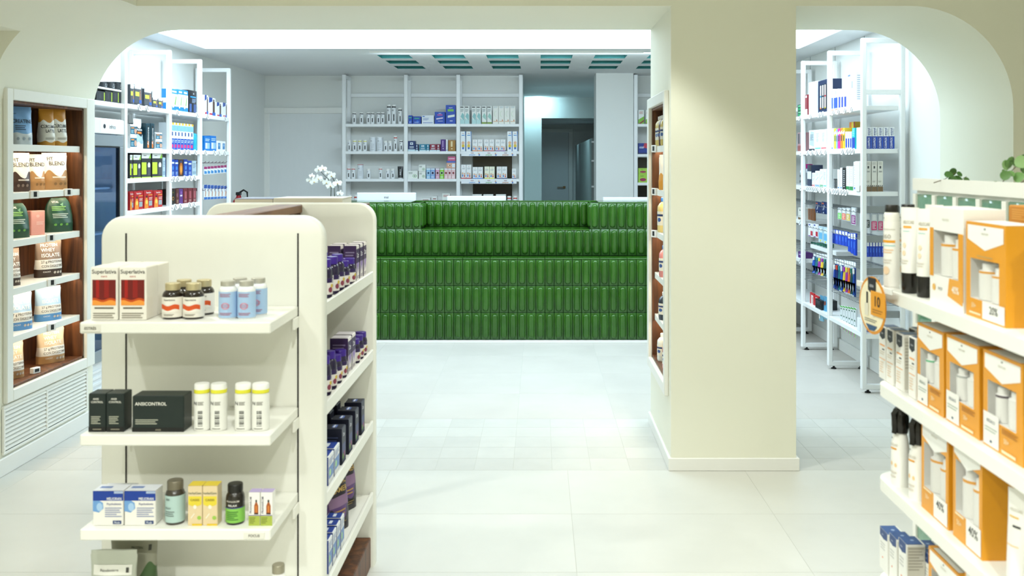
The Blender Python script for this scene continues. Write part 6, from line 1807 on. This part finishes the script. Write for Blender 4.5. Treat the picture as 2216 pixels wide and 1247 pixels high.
for z in UZ:
    ol = [(UX - UPX + .0, UY0 - 1.8)] + [(0, UY0 - 1.8), (0, UY1 - 1.8)] + arc(UX - UPX + .07, UY1 - 1.8 - .07, .07, 90, 180, 10)
    obj('shelf', MB().prism(ol, 'z', z - .028, z, LACQ), U, sharp=40)
reg(U, 'white shelf unit with green glass tiled back and sun care', 'display unit')

UF = UX + .025
u1, u2, u3, u4 = 'on top sun care shelf', 'on second sun care shelf', 'on third sun care shelf', 'on lowest sun care shelf'
RR = -math.pi / 2
make('aero', .037, .037, .203, (.853, 2.352, UZ[0]), RR + .5, u1)
make('aero', .037, .037, .203, (.90, 2.372, UZ[0]), RR + .5, u1)
make('stube', .044, .044, .2, (.866, 2.27, UZ[0]), RR + .75, u1)
make('stube', .044, .044, .2, (.875, 2.20, UZ[0]), RR + .75, u1)
make('stube', .044, .044, .205, (.935, 2.30, UZ[0]), RR + .75, 'in rear row of top sun care shelf')
onX(UF, -1, UZ[0], [(2011, 2087, 450, 'giftw', .085)], u1)
onX(UF, -1, UZ[0], [(2089, 2179, 484, 'gift2', .075)], u1)
make('spr', .062, .05, .19, (.885, 1.69, UZ[0]), RR + .3, u1)
for k in range(2):
    make('plaing', .15, .06, .215, (1.03, 1.83 + .165 * k, UZ[0]), RR, '')
onX(UF, -1, UZ[1], [(1902, 1917.5, 706, 'slim', .04), (1918.5, 1934, 713, 'slim', .04), (1938, 1955, 722, 'slim', .045), (1966, 1982, 730, 'slim', .04)], u2)
for k in range(3):
    make('slim', .048, .045, .138, (.93, 2.26 + .052 * k, UZ[1]), RR, 'in rear row of second shelf')
onX(UF, -1, UZ[1], [(1984, 2044, 709, 'giftg', .06), (2046, 2121, 737, 'gifts', .06), (2126, 2216, 772, 'giftd', .06)], u2)
for k in range(3):
    make('giftg', .15, .055, .192, (UF + .10, 1.80 + .16 * k, UZ[1]), RR, 'in rear row of second shelf')
make('spr', .046, .04, .192, (.862, 2.32, UZ[2]), RR + .5, u3)
make('spr', .046, .04, .192, (.868, 2.225, UZ[2]), RR + .5, u3)
make('spr', .046, .04, .192, (.925, 2.31, UZ[2]), RR + .5, 'in rear row of third shelf')
make('spr', .046, .04, .192, (.925, 2.22, UZ[2]), RR + .5, 'in rear row of third shelf')
onX(UF, -1, UZ[2], [(1993, 2054, 924, 'gift4', .075), (2061, 2127, 955, 'gift4', .085)], u3)
make('wtube', .055, .055, .175, (.875, 1.765, UZ[2]), RR + .4, u3)
onX(UF, -1, UZ[3], [(1903, 1922, 1148, 'slimb', .045), (1924, 1941, 1160, 'slimb', .045), (1944, 1962, 1170, 'slimb', .045)], u4)
for k in range(3):
    make('slimb', .045, .045, .108, (.925, 2.21 + .052 * k, UZ[3]), RR, 'in rear row of lowest shelf')
make('slim', .045, .04, .10, (.875, 2.13, UZ[3]), RR, u4)
onX(UF, -1, UZ[3], [(2008, 2080, 1213, 'gift4', .07), (2086, 2170, 1260, 'gift4', .07)], u4)

# round promotional sign clipped to the end of the top shelf
sg = empty('promotional_sign', (.80, 2.33, 1.155))
sg.rotation_euler = (0, 0, RR + .12)
dm = MB()
rd = .069
for i, (r, c, yy, th) in enumerate(((rd, '#d98f1c', 0, .002), (rd * .9, '#f3e9c8', -.0012, .0014))):
    pts = [(r * math.cos(t * math.pi / 16), r * math.sin(t * math.pi / 16)) for t in range(32)]
    dm.prism(pts, 'y', yy - th, yy, M(c, .35))
obj('disc', dm, sg)
pm = MB()
prints(pm, [('p', [(.36, .98), (.66, .98), (.66, .76), (.5, .7), (.36, .76)], '#1a1a1c'), ('t', .5, .84, .045, 'ISDIN', '#cfcfd2', 0, .2), ('r', .3, .52, .36, .72, '#1c1c1e'), ('r', .24, .3, .38, .52, '#ded8c4'), ('r', .46, .3, .58, .5, '#f7f3e6'), ('l', .24, .2, .7, .27, 2, '#8a8a80'), ('p', [(.28, .16), (.72, .16), (.6, .07), (.42, .06)], '#2f4f74')], 2 * rd, 2 * rd, lambda x, z, o: (x, -.0028 - o, z - rd))
obj('front_print', pm, sg, sharp=0)
oc = boxo('price_flag', (.0, rd * 1.06, -.006, -.0045, -.022, .036), M('#e39a1c', .4), sg, .0004)
pm = MB()
prints(pm, [('t', .5, .62, .42, '10', '#1c1a16', 0, .7), ('l', .15, .1, .85, .3, 2, '#a8701a')], rd * 1.06, .058, lambda x, z, o: (x + rd * .53, -.006 - o, z - .022))
obj('price_lettering', pm, oc, sharp=0)
obj('clip', MB().box(-.09, .09, .0005, .005, .036, .05, M('#e8e8e4', .2), .001), sg)
reg(sg, 'round cream and orange promotional sign marked 10', 'sign')


# ---- eucalyptus sprigs lying on top of the unit
def leafmesh(col):
    mb = MB()
    vs = [(0, 0, 0)]
    n = 12
    for i in range(n):
        t = 2 * math.pi * i / n
        vs.append((.5 + .5 * math.cos(t), .46 * math.sin(t) * (1 - .15 * math.cos(t)), .10 * math.sin(t) ** 2))
    vs.append((.5, 0, 0))
    mb.add(vs, [(n + 1, 1 + i, 1 + (i + 1) % n) for i in range(n)], M(col, .5))
    return mb.mesh('leaf', 60)


LEAF = [leafmesh(c) for c in ('#3f6a2a', '#6f9a55', '#587f42', '#8db074')]


def sprig(loc, stems, leaves, phrase, seed):
    rd_ = random.Random(seed)
    o = empty('eucalyptus_sprig', loc)
    sm = MB()
    for st_ in stems:
        sm.tube(st_, .0014, M('#5a4a32', .6), 5, .0008)
    obj('stem', sm, o)
    for (x, y, z, s, c) in leaves:
        l = link('leaf', LEAF[c], o, (x, y, z), 0, (rd_.uniform(.6, 2.0), rd_.uniform(-.5, .5), rd_.uniform(-.8, .8)))
        l.scale = (s, s, s)
    reg(o, phrase, 'plant')


def lv(xp, yp, d, ox, oz, s, c, dy=0):
    return (PX(xp, d) - ox, dy, PZ(yp, d) - oz, s, c)


ox, dd_ = 1.14, 2.66
oz = UTOP
sprig((ox, dd_, oz), [[(-.06, 0, .002), (-.03, 0, .012), (-.0, 0, .03)], [(-.02, 0, .003), (.01, .0, .006), (.03, 0, .02)]],
      [lv(2043, 378, dd_, ox, oz, .024, 0), lv(2050, 388, dd_, ox, oz, .026, 0, -.004), lv(2062, 384, dd_, ox, oz, .026, 0), lv(2070, 374, dd_, ox, oz, .018, 0), lv(2056, 372, dd_, ox, oz, .024, 0, .006), lv(2072, 388, dd_, ox, oz, .026, 2), lv(2085, 390, dd_, ox, oz, .022, 2)],
      'small dark green leafy sprig lying on the tiled unit', 3)
ox, dd_ = 1.14, 2.36
sprig((ox, dd_, oz), [[(-.02, 0, .002), (.0, 0, .03), (.03, .0, .06), (.06, 0, .075)], [(.02, 0, .003), (.05, .0, .02), (.08, 0, .03)]],
      [lv(2168, 355, dd_, ox, oz, .028, 3), lv(2178, 348, dd_, ox, oz, .034, 1), lv(2190, 358, dd_, ox, oz, .034, 2, -.006), lv(2196, 345, dd_, ox, oz, .034, 3), lv(2206, 352, dd_, ox, oz, .036, 0), lv(2165, 385, dd_, ox, oz, .026, 2), lv(2168, 371, dd_, ox, oz, .020, 3), lv(2178, 374, dd_, ox, oz, .020, 1), lv(2193, 388, dd_, ox, oz, .028, 1), lv(2208, 368, dd_, ox, oz, .030, 2), lv(2148, 396, dd_, ox, oz, .018, 2)],
      'pale green eucalyptus sprig rising over the tiled unit', 5)

# ---- white orchid in a pot on the counter
OD, OZ = 8.84, .7405
oh = empty('potted_orchid', (PX(722, OD), OD + .03, OZ))
obj('pot', MB().lathe([(.05, 0), (.065, .09), (.07, .1), (.063, .1), (.06, .085), (0, .085)], 20, M('#e4e1d8', .4)), oh)
ps = OD / F
ob = lambda xp, yp: ((xp - 722) * ps, -.03, PZ(yp, OD) - OZ)
for pts in ([(-.02, 0, .08), ob(716, 425), ob(717, 400), ob(710, 388), ob(700, 378), ob(690, 366)], [(0, 0, .08), ob(724, 425), ob(723, 392), ob(718, 380), ob(705, 388), ob(690, 385), ob(672, 390)], [(.02, 0, .08), ob(731, 425), ob(732, 405), ob(728, 390)]):
    obj('stem', MB().tube(pts, .004, M('#2c3a1e', .5), 6, .002), oh)
for i, a in enumerate((.3, 1.7, 3.3, 4.6)):
    lm = MB()
    n = 8
    vs = []
    for k in range(n + 1):
        t = k / n
        wd = .03 * math.sin(math.pi * min(1, t * .9 + .08))
        c = (math.cos(a) * .16 * t, math.sin(a) * .08 * t, .09 + .05 * math.sin(t * 2.6))
        vs += [(c[0] - math.sin(a) * wd, c[1] + math.cos(a) * wd, c[2]), c, (c[0] + math.sin(a) * wd, c[1] - math.cos(a) * wd, c[2])]
    lm.add(vs, [(k * 3 + j, k * 3 + j + 1, k * 3 + j + 4, k * 3 + j + 3) for k in range(n) for j in range(2)], M('#3d6a30', .4))
    obj('leaf', lm, oh)


def flower():
    mb = MB()
    wm, ym = M('#f4f3ea', .6), M('#d8b060', .6)
    for k, (a, l, wd) in enumerate(((90, 1, .52), (210, .95, .46), (330, .95, .46), (10, 1.05, .85), (170, 1.05, .85))):
        a = math.radians(a)
        n = 10
        vs = [(0, -.05, 0)]
        for i in range(n):
            t = 2 * math.pi * i / n
            u, v = .5 * l + .5 * l * math.cos(t), .5 * wd * math.sin(t)
            vs.append((u * math.cos(a) - v * math.sin(a), -.06 * (k > 2) - .10 * (u * (1 - u)), u * math.sin(a) + v * math.cos(a)))
        mb.add(vs, [(0, 1 + i, 1 + (i + 1) % n) for i in range(n)], wm)
    mb.lathe([(0, -.16), (.15, -.08), (.12, .05), (0, .1)], 8, ym, (0, -.16, -.06))
    return mb.mesh('flower', 60)


FL = flower()
rr_ = random.Random(4)
for xp, yp, s in ((690, 367, 1.0), (700, 366, 1.0), (709, 374, .7), (720, 381, 1.15), (670, 391, .8), (677, 381, .7), (681, 393, 1.0), (689, 387, 1.05), (698, 391, .6), (708, 395, 1.0), (716, 402, 1.05), (730, 397, 1.1), (737, 419, .9)):
    f = link('flower', FL, oh, ob(xp, yp), 0, (rr_.uniform(-.3, .3), rr_.uniform(-.4, .4), rr_.uniform(-.7, .7)))
    f.location.y -= rr_.uniform(0, .04)
    f.scale = (.040 * s,) * 3
reg(oh, 'white flowering orchid in a pot behind the green counter', 'plant')

# ================================================================== labels: each phrase singles out one thing
ORD = ['first', 'second', 'third', 'fourth', 'fifth', 'sixth', 'seventh', 'eighth', 'ninth', 'tenth', 'eleventh', 'twelfth', 'thirteenth', 'fourteenth', 'fifteenth', 'sixteenth', 'seventeenth', 'eighteenth', 'nineteenth', 'twentieth']
NUM = ['no', 'one', 'two', 'three', 'four', 'five', 'six', 'seven', 'eight', 'nine', 'ten', 'eleven', 'twelve', 'thirteen', 'fourteen', 'fifteen', 'sixteen', 'seventeen', 'eighteen', 'nineteen', 'twenty']
bpy.context.view_layer.update()
by = {}
for o, ph, gp in REG:
    by.setdefault(ph, []).append((o, gp))
for ph, lst in by.items():
    n = len(lst)
    if n == 1:
        lst[0][0]['label'] = ph
        if lst[0][1]:
            lst[0][0]['group'] = lst[0][1]
        continue

    def sx(t):
        p = t[0].location
        return (round(p.x / max(p.y, .1), 3), p.z)
    for i, (o, gp) in enumerate(sorted(lst, key=sx)):
        o['label'] = '%s, %s from left' % (ph, ORD[i])
        o['group'] = gp or ph
